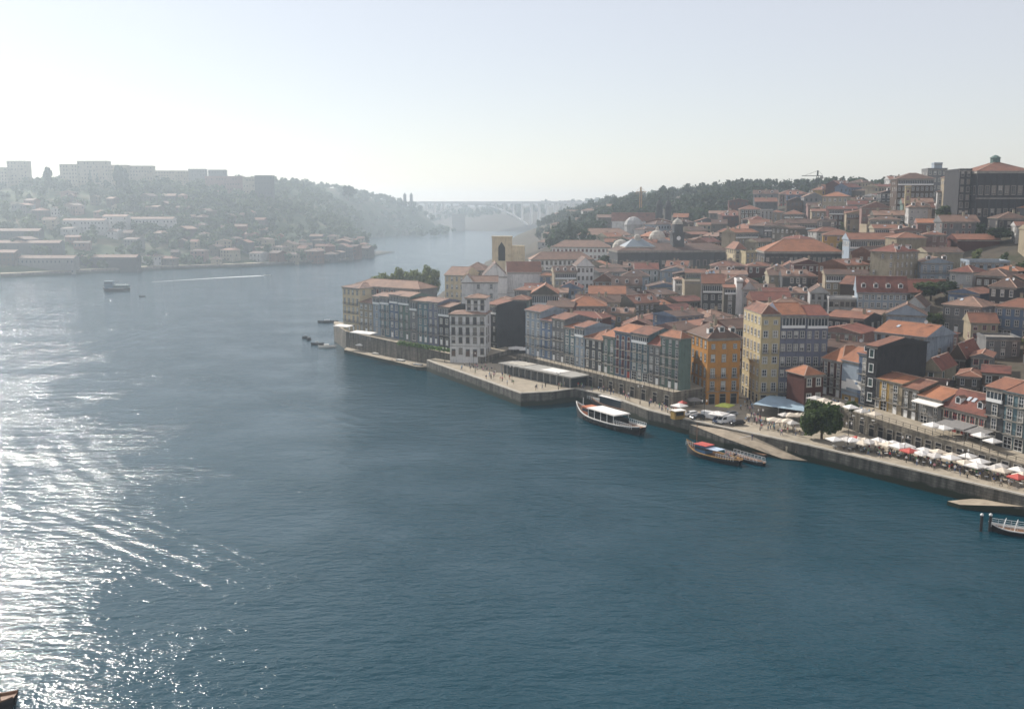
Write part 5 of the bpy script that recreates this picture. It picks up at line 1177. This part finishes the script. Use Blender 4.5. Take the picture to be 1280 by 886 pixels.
for px, py, z, lb, mt, s in ((849, 507, QZ, 'white parasol with red top beside the yellow kiosk', None, 1.2), (853, 503, QZ, 'red parasol behind the yellow kiosk', M_canvas_r, .7), (906, 506, QZ, 'lime yellow parasol among the parked vans', M_canvas_y, 1.2), (898, 517, QZ, 'broad white parasol between the parked vans', None, 1.2),
                          (590, 443, QZ, 'lone white parasol at the back of the pier', None, 1.5), (655, 449, QZ, 'white parasol behind the pier pavilion', None, 1.2), (645, 434, QZ + 2, 'wide white parasol on the little square', None, 1.6), (656, 436, QZ + 2, 'wide white parasol on the little square', None, 1.6), (667, 436, QZ + 2, 'red parasol on the little square beside the white ones', M_canvas_r, 1.1),
                          (823, 488, QZ, 'grey cafe parasol below the stone wall end', M_canvas_b, 1.2), (832, 492, QZ, 'grey cafe parasol below the stone wall end', M_canvas_b, 1.2), (842, 492, QZ, 'grey cafe parasol below the stone wall end', M_canvas_b, 1.2), (868, 499, QZ, 'grey parasol at the orange block doorway', M_canvas_b, 1.2), (612, 430, QZ + 2, 'small white parasol by the dark corner house', None, .9)):
    p = at_z(px, py, z + 2.4); parasol(p.x, p.y, z, rp.random(), lb, lb, mt, s)

# ------------------------------------------------------------------ people
def person_mesh(pose):
    P = {}; E_ = []; rad = {}; kind = {}
    def v(n, co, r): P[n] = co; rad[n] = r
    def e(a, b_, k): E_.append((a, b_)); kind[(a, b_)] = k
    sit = pose == 'sit'; z0 = .48 if sit else .95; lean = -.05 if pose == 'walk' else 0
    v('pelvis', (0, 0, z0), .15); v('chest', (0, lean, z0 + .36), .155); v('neck', (0, lean * 1.3, z0 + .53), .06); v('head', (0, -.02 + lean * 1.3, z0 + .64), .10); v('top', (0, -.01 + lean * 1.3, z0 + .75), .085)
    e('pelvis', 'chest', 0); e('chest', 'neck', 0); e('neck', 'head', 2); e('head', 'top', 3)
    for s, n in ((-1, 'l'), (1, 'r')):
        st = (.24 * s if pose == 'walk' else 0)
        v('hip' + n, (.10 * s, 0, z0 - .06), .10)
        if sit: kn, an, to = (.12 * s, -.44, .50), (.12 * s, -.42, .09), (.12 * s, -.58, .04)
        else: kn, an, to = (.11 * s, -.04 + st * .5, .50), (.12 * s, .03 + st, .09), (.13 * s, -.13 + st, .04)
        v('kn' + n, kn, .075); v('an' + n, an, .05); v('to' + n, to, .04)
        e('pelvis', 'hip' + n, 1); e('hip' + n, 'kn' + n, 1); e('kn' + n, 'an' + n, 1); e('an' + n, 'to' + n, 4)
        v('sh' + n, (.18 * s, lean, z0 + .45), .07); v('el' + n, (.25 * s, .03 - st * .4, z0 + .18), .05)
        if pose == 'stand' and s == 1: wr = (.14, -.28, z0 + .22)
        elif sit: wr = (.18 * s, -.27, z0 + .14)
        else: wr = (.26 * s, -.06 - st * .8, z0 - .04)
        v('wr' + n, wr, .038); v('ha' + n, (wr[0], wr[1] - .05, wr[2] - .07), .036)
        e('chest', 'sh' + n, 0); e('sh' + n, 'el' + n, 0); e('el' + n, 'wr' + n, 2); e('wr' + n, 'ha' + n, 2)
    names = list(P); me = bpy.data.meshes.new('tmp'); me.from_pydata([P[k] for k in names], [(names.index(a), names.index(b_)) for a, b_ in E_], [])
    o = bpy.data.objects.new('tmp', me); COL.objects.link(o); md = o.modifiers.new('s', 'SKIN')
    for i, k in enumerate(names): sv = me.skin_vertices[0].data[i]; sv.radius = (rad[k], rad[k] * (.72 if k in ('chest', 'pelvis') else 1)); sv.use_root = (k == 'pelvis')
    ss = o.modifiers.new('d', 'SUBSURF'); ss.levels = 1; ss.render_levels = 1
    dg = bpy.context.evaluated_depsgraph_get(); dg.update(); ev = o.evaluated_get(dg); nm = bpy.data.meshes.new_from_object(ev); nm.name = 'person_' + pose
    bpy.data.objects.remove(o); nm.materials.clear()
    for mm in (M_white, M_iron, SKIN, HAIR, M_rub): nm.materials.append(mm)
    segs = [(Vector(P[a]), Vector(P[b_]), kind[(a, b_)], rad[a]) for a, b_ in E_]
    for f in nm.polygons:
        c = f.center; best = 9; bk = 0
        for a, b_, k, rr in segs:
            ab_ = b_ - a; t = max(0, min(1, (c - a).dot(ab_) / ab_.length_squared)); d_ = (c - a - ab_ * t).length - rr * .6
            if d_ < best: best, bk = d_, k
        if bk in (2, 3) and c.z > z0 + .56: bk = 3 if (c.z > z0 + .70 or c.y > .02 + lean * 1.3) else 2
        f.material_index = bk; f.use_smooth = True
    return nm
SKIN = plain('skin', (.48, .29, .20), .6); HAIR = plain('dark_hair', (.04, .025, .018), .6)
PM = {k: person_mesh(k) for k in ('stand', 'walk', 'sit')}
TOPS = {'white': (.75, .74, .72), 'black': (.02, .02, .022), 'navy': (.03, .05, .14), 'red': (.45, .05, .05), 'pale blue': (.35, .5, .65), 'grey': (.3, .3, .3), 'beige': (.55, .47, .35), 'green': (.1, .25, .12), 'pink': (.6, .3, .34)}
TM = {k: plain('cloth_' + k.replace(' ', '_'), c, .85) for k, c in TOPS.items()}
BOT = {'dark': TM['black'], 'blue': plain('denim', (.08, .12, .22), .85), 'pale': TM['beige']}
POSE = dict(stand='standing', walk='walking', sit='sitting')
ro_ = random.Random(11)
NP = [0]
def person(x, y, z, where, pose=None, rz=None):
    pose = pose or ro_.choice(('stand', 'walk', 'walk')); t = ro_.choice(list(TOPS)); b_ = ro_.choice(list(BOT))
    lb = f'person in {t} top and {b_} trousers {POSE[pose]} {where}'
    o = link('person', PM[pose], None, (x, y, z), ro_.uniform(0, 6.28) if rz is None else rz, [ro_.uniform(.95, 1.05)] * 3); tag(o, lb, 'person', lb)
    setmat(o, 0, TM[t]); setmat(o, 1, BOT[b_]); NP[0] += 1
taken = []
def crowd(pxp, z, n, where, pose=None, gap=.7):
    P = [at_z(px, py, z) for px, py in pxp]; xs = [p.x for p in P]; ys = [p.y for p in P]; k = 0; tr = 0
    while k < n and tr < n * 60:
        tr += 1; x, y = ro_.uniform(min(xs), max(xs)), ro_.uniform(min(ys), max(ys))
        if not bool(inside(P, np.array(x), np.array(y))) or any(abs(x - a) < gap and abs(y - b_) < gap for a, b_ in taken): continue
        taken.append((x, y)); person(x, y, z, where, pose); k += 1
crowd([(556, 455), (600, 472), (648, 488), (645, 476), (600, 458)], QZ, 26, 'on the open pier'); crowd([(582, 456), (600, 466), (622, 464), (606, 455)], QZ, 14, 'on the open pier', 'sit')
crowd([(660, 489), (715, 485), (712, 482), (662, 485)], QZ, 8, 'before the pier pavilion')
crowd([(716, 484), (762, 494), (800, 508), (806, 502), (760, 482), (720, 474)], QZ, 40, 'on the quay below the stone wall')
crowd([(806, 508), (840, 520), (850, 512), (815, 502)], QZ, 16, 'near the moored tour boat'); crowd([(930, 530), (990, 548), (1005, 545), (985, 532), (940, 520)], QZ, 44, 'in the crowd beside the slipway')
crowd([(925, 515), (940, 519), (945, 505), (930, 502)], QZ, 10, 'in the shade of the orange block'); crowd([(1060, 563), (1270, 612), (1275, 604), (1065, 556)], QZ, 42, 'on the quay before the arcade cafes')
crowd([(1070, 558), (1276, 606), (1278, 599), (1075, 552)], QZ, 46, 'under the arcade parasols', 'sit', .8); crowd([(1018, 499), (1090, 518), (1095, 515), (1022, 496)], 9.004, 10, 'on the terrace under parasols', 'sit')
for px, py, z in ((983, 565, 1.6), (995, 570, 1.0), (940, 550, 3.2)): p = at_z(px, py, z); person(p.x, p.y, z - .05, 'down on the slipway', 'stand')
print('people', NP[0])
# cafe tables under the arcade parasols
m = MB(); m.tube((0, 0, .72), (0, 0, .75), .42, 12); tme = m.mesh('table_top', [M_white]); m = MB(); m.tube((0, 0, .03), (0, 0, .72), .04, 6); lme = m.mesh('leg', [M_iron]); m = MB(); m.tube((0, 0, 0), (0, 0, .03), .25, 10); bme = m.mesh('foot', [M_iron])
def cafe_table(p, z, lb):
    r = empty('cafe_table', (p.x, p.y, z), 0, lb, 'table', lb); link('table_top', tme, r); link('leg', lme, r); link('foot', bme, r)
for i in range(34):
    t = i / 33 * 2.999; k = int(t); p = front[k].lerp(front[k + 1], t - k) + outA * ro_.uniform(-1.8, 2.4); cafe_table(p, QZ, 'small round white cafe table among the arcade parasols')
for i in range(8): p = tt[0].lerp(tt[2], i / 7) + outA * ro_.uniform(-1, 1); cafe_table(p, 9.0, 'small round table on the terrace below the bannered house')
# lamp posts
def lamp(p, z, lb):
    r = empty('street_lamp', (p.x, p.y, z), 0, lb, 'street lamp', lb); m = MB(); m.tube((0, 0, 0), (0, 0, .9), .13, 8); m.tube((0, 0, .9), (0, 0, 5.2), .06, 6); m.bar((-.6, 0, 5.0), (.6, 0, 5.0), .05, .05); part(r, 'post', m, [M_iron])
    for s in (-.6, .6): m = MB(); m.lathe([(.08, 5.05), (.2, 5.45), (.22, 5.5), (.05, 5.7)], 6, 0, (s, 0)); part(r, 'lantern', m, [M_canvas])
for px, py in ((556, 453), (592, 460), (640, 478), (698, 487), (755, 490), (800, 505), (880, 525), (950, 538), (1060, 556), (1130, 575), (1205, 593)):
    lamp(at_z(px, py, QZ), QZ, 'black twin lantern street lamp standing on the ' + ('pier' if px < 700 else ('quay below the stone wall' if px < 820 else ('square by the slipway' if px < 1000 else 'quay before the arcade cafes'))))
# ------------------------------------------------------------------ vehicles
def vehicle(p, z, rz, paint, label, van=False):
    r = empty('parked_van' if van else 'parked_car', (p.x, p.y, z), rz, label, 'van' if van else 'car'); L_, W, H = (5.2, 1.95, 2.2) if van else (4.2, 1.72, 1.46)
    prof = [(-.5, .28), (-.5, .52), (-.47, .60), (-.30, .66), (-.13, .97), (.30, 1.0), (.44, .72), (.5, .62), (.5, .28)] if not van else [(-.5, .22), (-.5, .45), (-.42, .52), (-.30, .96), (-.24, 1.0), (.49, 1.0), (.5, .95), (.5, .22)]
    m = MB(); n = len(prof); k = len(m.v)
    for s in (-1, 1):
        for u, zz in prof: ins = .86 if zz > .68 and not van else (.93 if zz > .68 else 1.0); m.v.append((u * L_, s * W / 2 * ins, zz * H))
    m.f.append(tuple(range(n - 1, -1, -1))); m.m.append(0); m.f.append(tuple(range(n, 2 * n))); m.m.append(0)
    for i in range(n): j = (i + 1) % n; m.f.append((i, j, n + j, n + i)); m.m.append(0)
    part(r, 'body', m, [paint])
    g = [(-.27, .68), (-.14, .93), (.27, .95), (.38, .72)] if not van else [(-.36, .60), (-.29, .90), (-.10, .90), (-.10, .60)]
    for s in (-1, 1):
        m = MB(); m.face([(u * L_, s * (W / 2 * (.965 if not van else 1.0) + .012), zz * H) for u, zz in (g if s > 0 else reversed(g))]); part(r, 'side_window', m, [M_glass])
    ws = ((-.30, .66), (-.13, .97)) if not van else ((-.42, .52), (-.30, .96)); m = MB(); a, b_ = ws; off = -.03
    m.face([((a[0] + .01) * L_ + off, -W * .40, a[1] * H + .06), ((a[0] + .01) * L_ + off, W * .40, a[1] * H + .06), ((b_[0] - .01) * L_ + off, W * .36, b_[1] * H - .03), ((b_[0] - .01) * L_ + off, -W * .36, b_[1] * H - .03)]); part(r, 'windscreen', m, [M_glass])
    for x in (-.31, .31):
        for s in (-1, 1):
            wh = MB(); wh.tube((0, -.1, 0), (0, .1, 0), .32, 12, 0); w_ = part(r, 'wheel', wh, [M_rub], (x * L_, s * (W / 2 - .06), .32)); rm_ = MB(); rm_.tube((0, -.11, 0), (0, .11, 0), .18, 10); part(w_, 'rim', rm_, [M_steel])
    for s in (-1, 1): m = MB(); m.box(-.05, .02, -.17, .17, -.08, .08); part(r, 'headlight', m, [M_white], (-.5 * L_, s * W * .34, .46 * H if not van else .36 * H))
PW = plain('white_car_paint', (.75, .75, .74), .3, spec=.5); PS = plain('silver_car_paint', (.45, .46, .47), .3, .4); PK = plain('black_car_paint', (.02, .02, .025), .3, spec=.5); PBl = plain('blue_car_paint', (.05, .08, .16), .3)
for px, py, rz, pt_, lb, vn in ((864, 520, .35, PW, 'white parked car beside the yellow kiosk', 0), (872, 524, .4, PK, 'dark parked car right of the white one near the kiosk', 0), (888, 524, 2.4, PW, 'white van parked below the orange block', 1), (907, 529, .5, PW, 'white van facing the slipway', 1), (921, 531, .3, PK, 'black parked car beside the slipway vans', 0), (913, 520, .4, PS, 'silver car parked behind the slipway vans', 0), (896, 528, 1.2, PBl, 'dark blue car parked between the white vans', 0), (1088, 499, -.8, PS, 'silver car half hidden on the terrace', 0)):
    z = QZ if px < 1000 else 9.0
    if px > 1000: continue
    vehicle(at_z(px, py, z), z, rz, pt_, lb, bool(vn))
p = at_z(847, 523, QZ); r = empty('kiosk', p, .4, 'yellow ticket kiosk with counter on the quay', 'kiosk'); m = MB(); m.box(-1.6, 1.6, -1.1, 1.1, 0, 2.3); part(r, 'walls', m, [W_('ochre')]); m = MB(); m.box(-1.8, 1.8, -1.5, 1.3, 2.3, 2.45); part(r, 'roof', m, [M_canvas]); m = MB(); m.box(-1.3, 1.3, -1.35, -1.1, .95, 1.05); part(r, 'counter', m, [M_wood]); m = MB(); m.box(-1.2, 1.2, -1.13, -1.102, 1.1, 2.0); part(r, 'hatch', m, [M_dark])

# ------------------------------------------------------------------ boats
def hull_mesh(L_, B_, hmid, hb, hs, mats, n=18, stern=.35, draft=.5):
    m = MB(); ring = []
    for i in range(n + 1):
        u = -1 + 2 * i / n; b2 = B_ / 2 * (1 - abs(u) ** 2.6 * (1 - (stern if u > 0 else .03))); top = hmid + (hb * (-u) ** 3 if u < 0 else hs * u ** 3)
        x = u * L_ / 2 * (1 + (.0 if u > 0 else 0)); y = b2
        ring.append([(x * .93, 0, -draft), (x * .96, y * .75, -.1), (x, y, top * .55), (x * 1.01, y * 1.03, top - .18), (x * 1.012, y * 1.03, top), (x * 1.0, y * .9, top), (x * 1.0, y * .88, top - .35), (x, 0, top - .32)])
    for s in (1, -1):
        for i in range(n):
            a, b_ = ring[i], ring[i + 1]
            for k in range(7):
                q = [(a[k][0], a[k][1] * s, a[k][2]), (b_[k][0], b_[k][1] * s, b_[k][2]), (b_[k + 1][0], b_[k + 1][1] * s, b_[k + 1][2]), (a[k + 1][0], a[k + 1][1] * s, a[k + 1][2])]
                m.face(q if s < 0 else q[::-1], (0, 0, 0, 1, 1, 1, 2)[k] if k != 1 else 0)
        e_ = ring[n]; m.face([(p[0], p[1] * s, p[2]) for p in (e_[:5] if s > 0 else e_[:5][::-1])], 0)
    return m.mesh('hull', mats)
def boat(px, py, rz, L_, B_, hmid, hb, hs, mats, label, name='boat', group=None):
    p = at_z(px, py, 0); r = empty(name, (p.x, p.y, 0), rz, label, 'boat', group); link('hull', hull_mesh(L_, B_, hmid, hb, hs, mats), r); return r
def rail(r, L0, L1, y, z, n=8):
    m = MB(); m.bar((L0, y, z + .9), (L1, y, z + .9), .06, .06); m.bar((L0, y, z + .5), (L1, y, z + .5), .04, .04); part(r, 'guard_rail', m, [M_white])
    pm = MB(); pm.box(-.03, .03, -.03, .03, 0, .9); pme = pm.mesh('stanchion', [M_white])
    for i in range(n + 1): link('stanchion', pme, r, (L0 + (L1 - L0) * i / n, y, z))
pA, pB = at_z(718, 517, 0), at_z(803, 543, 0); rzb = math.atan2((pB - pA).y, (pB - pA).x)
r = boat(760, 531, rzb, 22, 5.2, 1.35, 2.0, .7, [M_hull, M_hullw, M_wood], 'long tour boat with white canopy and raised prow moored at the quay', 'tour_boat')
m = MB(); m.box(-4.5, 4.5, -2.1, 2.1, 3.15, 3.3); m.box(-4.7, 4.7, -2.2, 2.2, 3.08, 3.16); part(r, 'canopy', m, [M_canvas])
m = MB(); m.box(-4.4, 4.4, -2.0, 2.0, 1.05, 2.2); part(r, 'cabin', m, [M_dark]); pm = MB(); pm.box(-.05, .05, -.05, .05, 1.0, 3.1); pme = pm.mesh('post', [M_white])
for x in (-4.2, -2.1, 0, 2.1, 4.2):
    for y in (-2.05, 2.05): link('post', pme, r, (x, y, 0))
m = MB(); m.box(-7.2, -5.2, -1.3, 1.3, 1.0, 2.9); m.box(-7.4, -5.0, -1.5, 1.5, 2.9, 3.05); part(r, 'wheelhouse', m, [plain('boat_orange', (.50, .16, .07), .5)]); m = MB(); m.box(-7.25, -5.15, -1.32, 1.32, 2.0, 2.6); part(r, 'wheelhouse_window', m, [M_glass]); rail(r, 4.6, 9.8, -2.0, 1.3); rail(r, 4.6, 9.8, 2.0, 1.3); r.scale = (1.42, 1.3, 1.3)
m = MB(); m.tube((-8.6, 0, 1.2), (-8.6, 0, 4.6), .06, 6); part(r, 'flag_mast', m, [M_white])
for i in range(5): m = MB(); m.tube((0, -.06, 0), (0, .06, 0), .42, 10); part(r, 'tyre_fender', m, [M_rub], (-5 + 2.6 * i, -2.62, .75))
r = boat(775, 514, rzb + .04, 24, 5.0, 1.5, 1.6, .6, [M_hull, M_wood, M_wood], 'second tour boat with pale roof on the inner berth', 'tour_boat')
m = MB(); m.box(-6, 9, -2.0, 2.0, 3.5, 3.62); part(r, 'roof', m, [M_canvas]); m = MB(); m.box(-5.6, 8.6, -1.9, 1.9, 1.1, 3.49); part(r, 'cabin', m, [M_glass]); m = MB(); m.box(-9, -6.4, -1.2, 1.2, 1.2, 2.4); part(r, 'foredeck_house', m, [M_hullw]); rail(r, -11, -7, -1.3, 1.6, 5); r.scale = (1.3, 1.15, 1.1)
pA, pB = at_z(858, 565, 0), at_z(924, 582, 0); rzc = math.atan2((pB - pA).y, (pB - pA).x)
r = boat(891, 573, rzc, 15.5, 4.4, 1.2, 1.9, .3, [M_hull, M_hully, M_wood], 'white bowed wooden boat with yellow side crowded at the stern', 'excursion_boat')
m = MB(); m.box(-4.2, -1.2, -1.3, 1.3, .9, 2.7); part(r, 'wheelhouse', m, [M_blue_p]); m = MB(); m.box(-4.5, -.9, -1.5, 1.5, 2.7, 2.85); part(r, 'wheelhouse_roof', m, [M_canvas_r]); m = MB(); m.box(-4.24, -1.16, -1.32, 1.32, 1.7, 2.4); part(r, 'wheelhouse_window', m, [M_glass])
m = MB(); m.box(-1.0, 2.2, -1.4, 1.4, 2.3, 2.4); part(r, 'sun_canopy', m, [plain('pale_blue_canvas', (.45, .55, .66), .7)]); m = MB(); m.tube((-4.8, 0, .9), (-4.8, 0, 7.2), .07, 6); m.bar((-4.8, -.9, 5.6), (-4.8, .9, 5.6), .06, .06); part(r, 'mast', m, [M_wood]); rail(r, -7.2, -4.6, -.9, 1.9, 4); rail(r, 2.4, 7.2, -1.9, 1.1, 7); rail(r, 2.4, 7.2, 1.9, 1.1, 7)
r.scale = (1.12, 1.1, 1.1); bo = r; bp_ = bo.location
for i in range(9):
    u, v_ = ro_.uniform(2.2, 6.6), ro_.uniform(-1.4, 1.4); person(bp_.x + math.cos(rzc) * u - math.sin(rzc) * v_, bp_.y + math.sin(rzc) * u + math.cos(rzc) * v_, .9, 'on the crowded wooden boat', ro_.choice(('stand', 'sit')))
m = None
pA, pB = at_z(905, 569, 0), at_z(956, 584, 0); rzd = math.atan2((pB - pA).y, (pB - pA).x)
r = boat(930, 575, rzd, 13.5, 3.4, .9, .6, .2, [M_hull, M_steel, M_wood], 'low grey open boat with railings lying inside the wooden boat', 'open_boat'); rail(r, -5, 5.6, -1.4, .75, 9); rail(r, -5, 5.6, 1.4, .75, 9); m = MB(); m.box(-5.8, 5.6, -.5, .5, .62, .95); part(r, 'bench', m, [M_wood])
# gangway and float by the slipway
p = at_z(905, 556, .8); r = empty('gangway', (p.x, p.y, 0), rzd + .9, 'pale metal gangway sloping from slipway to boats', 'gangway'); m = MB(); m.bar((0, 0, .9), (9, 0, 3.2), 1.3, .2); part(r, 'walkway', m, [M_steel])
for y in (-.65, .65): m = MB(); m.bar((0, y, 1.9), (9, y, 4.2), .07, .07); part(r, 'handrail', m, [M_white])
p = at_z(925, 565, 0); r = empty('pontoon', (p.x, p.y, 0), rzd, 'dark floating pontoon between the slipway and boats', 'pontoon'); m = MB(); m.box(-7, 7, 1.2, 3.4, -.4, .5); part(r, 'float', m, [M_hull]); m = MB(); m.box(-7, 7, 1.2, 3.4, .504, .6); part(r, 'deck', m, [M_wood])
# distant ferry, skiff, boats at the point
r = boat(146, 363.5, .12, 19, 5.6, 2.0, .8, .4, [M_hull, M_hullw, M_wood], 'dark passenger ferry crossing the bright water', 'ferry')
m = MB(); m.box(-8, -2, -2.2, 2.2, 1.8, 7.0); m.box(-8.4, -1.8, -2.5, 2.5, 7.0, 7.2); part(r, 'wheelhouse', m, [plain('ferry_blue', (.10, .16, .22), .6)]); m = MB(); m.box(-2, 8.5, -2.4, 2.4, 1.8, 4.2); part(r, 'saloon', m, [plain('ferry_green', (.12, .18, .18), .6)]); rail(r, -1.8, 8.4, -2.3, 4.2, 8); rail(r, -1.8, 8.4, 2.3, 4.2, 8)
for i in range(10): m = MB(); m.box(-.4, .4, -.02, .02, 0, .8); part(r, 'window', m, [M_glass], (-1.2 + i * .98, -2.43, 2.7))
for i in range(5): m = MB(); m.box(-.4, .4, -.02, .02, 0, .9); part(r, 'window', m, [M_glass], (-7.4 + i * 1.1, -2.24, 5.5))
r = boat(178, 371, .3, 4.6, 1.7, .6, .4, .1, [M_hull, M_hull, M_wood], 'tiny dark rowing boat near the ferry', 'rowing_boat'); m = MB(); m.box(-.2, .2, -.7, .7, .35, .42); part(r, 'thwart', m, [M_wood])
for px, py, L_, rz, mt, lb in ((409, 434.5, 8, .2, M_hullw, 'white launch moored under the point wall'), (397, 431, 6, .1, M_hull, 'dark launch moored left of the white one at the point'), (382, 423, 3.5, .6, M_hull, 'small dark dinghy off the point'), (386, 425, 3.5, 1.2, M_hull, 'small dark dinghy off the point'), (410, 403, 11, .2, M_hull, 'dark barge showing behind the point wall')):
    r = boat(px, py, rz, L_, L_ * .32, .8, .5, .2, [mt, mt, M_wood], lb, 'moored_boat', lb); m = MB(); m.box(-L_ * .18, L_ * .1, -L_ * .1, L_ * .1, .4, 1.5); part(r, 'cabin', m, [M_hullw if mt == M_hullw else M_steel])
for i, (px, py, lb) in enumerate(((470, 443.5, 'pale launch along the low landing stage'), (500, 452, 'reddish launch along the low landing stage'), (522, 457.5, 'white launch at the end of the low landing stage'))):
    r = boat(px, py + 3, R(-38), 9, 2.4, .9, .6, .2, [M_hullw, M_hullw if i != 1 else M_red_p, M_wood], lb, 'moored_boat'); m = MB(); m.box(-1.5, 2.2, -.8, .8, .6, 1.9); part(r, 'cabin', m, [M_hullw]); m = MB(); m.box(-1.53, 2.23, -.82, .82, 1.2, 1.6); part(r, 'cabin_window', m, [M_glass])
for i, (px, py) in enumerate(((452, 431), (486, 436), (500, 437), (509, 439))):
    p = at_z(px, py, 3.6); parasol(p.x, p.y, 1.3, R(-38), 'reddish parasol on the low landing stage' if i in (1, 2, 3) else 'white parasol on the low landing stage', 'landing stage parasols', M_canvas_r if i in (1, 2, 3) else None, 1.2)
# lower right: jetty, two piles, boat with pipe rails
sheet('jetty_ramp', pxpoly([(1184, 626, .9), (1200, 630.5, .9), (1320, 634, 2.4), (1330, 629, 2.4), (1215, 623, 1.2)]), [M_wallst, M_rampm])
for px, py in ((1226, 664), (1237, 664)):
    p = at_z(px, py, 0); r = empty('mooring_pile', (p.x, p.y, 0), 0, 'dark mooring pile with pale top standing in the water', 'pile', 'mooring piles'); m = MB(); m.tube((0, 0, -2), (0, 0, 3.2), .28, 8); part(r, 'shaft', m, [M_hull]); m = MB(); m.lathe([(.34, 3.2), (.34, 3.4), (.1, 3.62)], 8); part(r, 'cap', m, [M_hullw])
r = boat(1275, 668, R(-28), 11, 3.4, 1.0, .9, .2, [M_hull, M_hullw, M_wood], 'boat with silver pipe frame by the jetty ramp', 'work_boat'); rail(r, -5, 4, -1.4, 1.2, 8); rail(r, -5, 4, 1.4, 1.2, 8)
for x in (-3, -1, 1, 3):
    m = MB(); m.tube((x, -1.4, 1), (x + .5, 0, 2.9), .05, 5); m.tube((x + .5, 0, 2.9), (x, 1.4, 1), .05, 5); part(r, 'pipe_hoop', m, [M_white])
# lower left: stern of a boat
p = at_z(2, 884, 0); r = empty('river_barge', (p.x - 5.2, p.y - .6, 0), R(6), 'brown boat deck with dark mast entering the corner of the river', 'boat'); link('hull', hull_mesh(14, 3.4, 1.1, .5, .8, [M_hull, M_wood, M_wood], stern=.5), r)
m = MB(); m.box(-6, 5.5, -1.1, 1.1, .85, .98); part(r, 'hatch_cover', m, [plain('pale_planks', (.50, .40, .30), .7, var=.25)]); m = MB(); m.tube((5.4, -.6, .8), (5.4, -.6, 4.6), .07, 6); part(r, 'mast', m, [M_iron])
for x in (-3, 0, 3): m = MB(); m.box(x - .12, x + .12, -1.15, 1.15, .981, 1.06); part(r, 'deck_beam', m, [M_wood])
# speedboat wake across the river
m = MB(); wk = [(190, 352.5, .6), (230, 350, 1.6), (270, 347.5, 2.8), (300, 346, 3.6), (320, 345, 4.0), (330, 344.6, 1.5)]; pp_ = [(at_z(x, y, .03), w) for x, y, w in wk]
for (a, wa), (b_, wb) in zip(pp_[:-1], pp_[1:]): m.face([(a.x, a.y - wa, .03), (b.x if False else b_.x, b_.y - wb, .03), (b_.x, b_.y + wb, .03), (a.x, a.y + wa, .03)])
o = link('wake_foam', m.mesh('wake_foam', [M_foam])); o['kind'] = 'stuff'; tag(o, 'white foam wake drawn across the far water', 'wake')
r = boat(334, 344.3, -.1, 6, 2.2, .7, .5, .1, [M_hullw, M_hullw, M_wood], 'small white speedboat at the head of the wake', 'speedboat'); m = MB(); m.box(-.8, .6, -.7, .7, .5, 1.1); part(r, 'windscreen', m, [M_glass])

# ------------------------------------------------------------------ haze
zmax = 118
m = MB(); m.box(-2700, 2700, -500, 4600, -7.5, zmax)
hz = link('haze', m.mesh('haze', [])); hz['kind'] = 'stuff'; tag(hz, 'pale bright river haze hanging over the whole valley', 'haze')
hm, nt, b = nodes_mat('river_haze'); nt.nodes.remove(b)
pv = nt.nodes.new('ShaderNodeVolumePrincipled'); pv.inputs['Density'].default_value = 0.00028; pv.inputs['Color'].default_value = (.80, .905, 1.0, 1); pv.inputs['Anisotropy'].default_value = .72
try: pv.inputs['Density Attribute'].default_value = ''
except Exception: pass
nt.links.new(pv.outputs[0], nt.nodes['Material Output'].inputs['Volume']); hm.cycles.homogeneous_volume = True
hz.data.materials.append(hm)
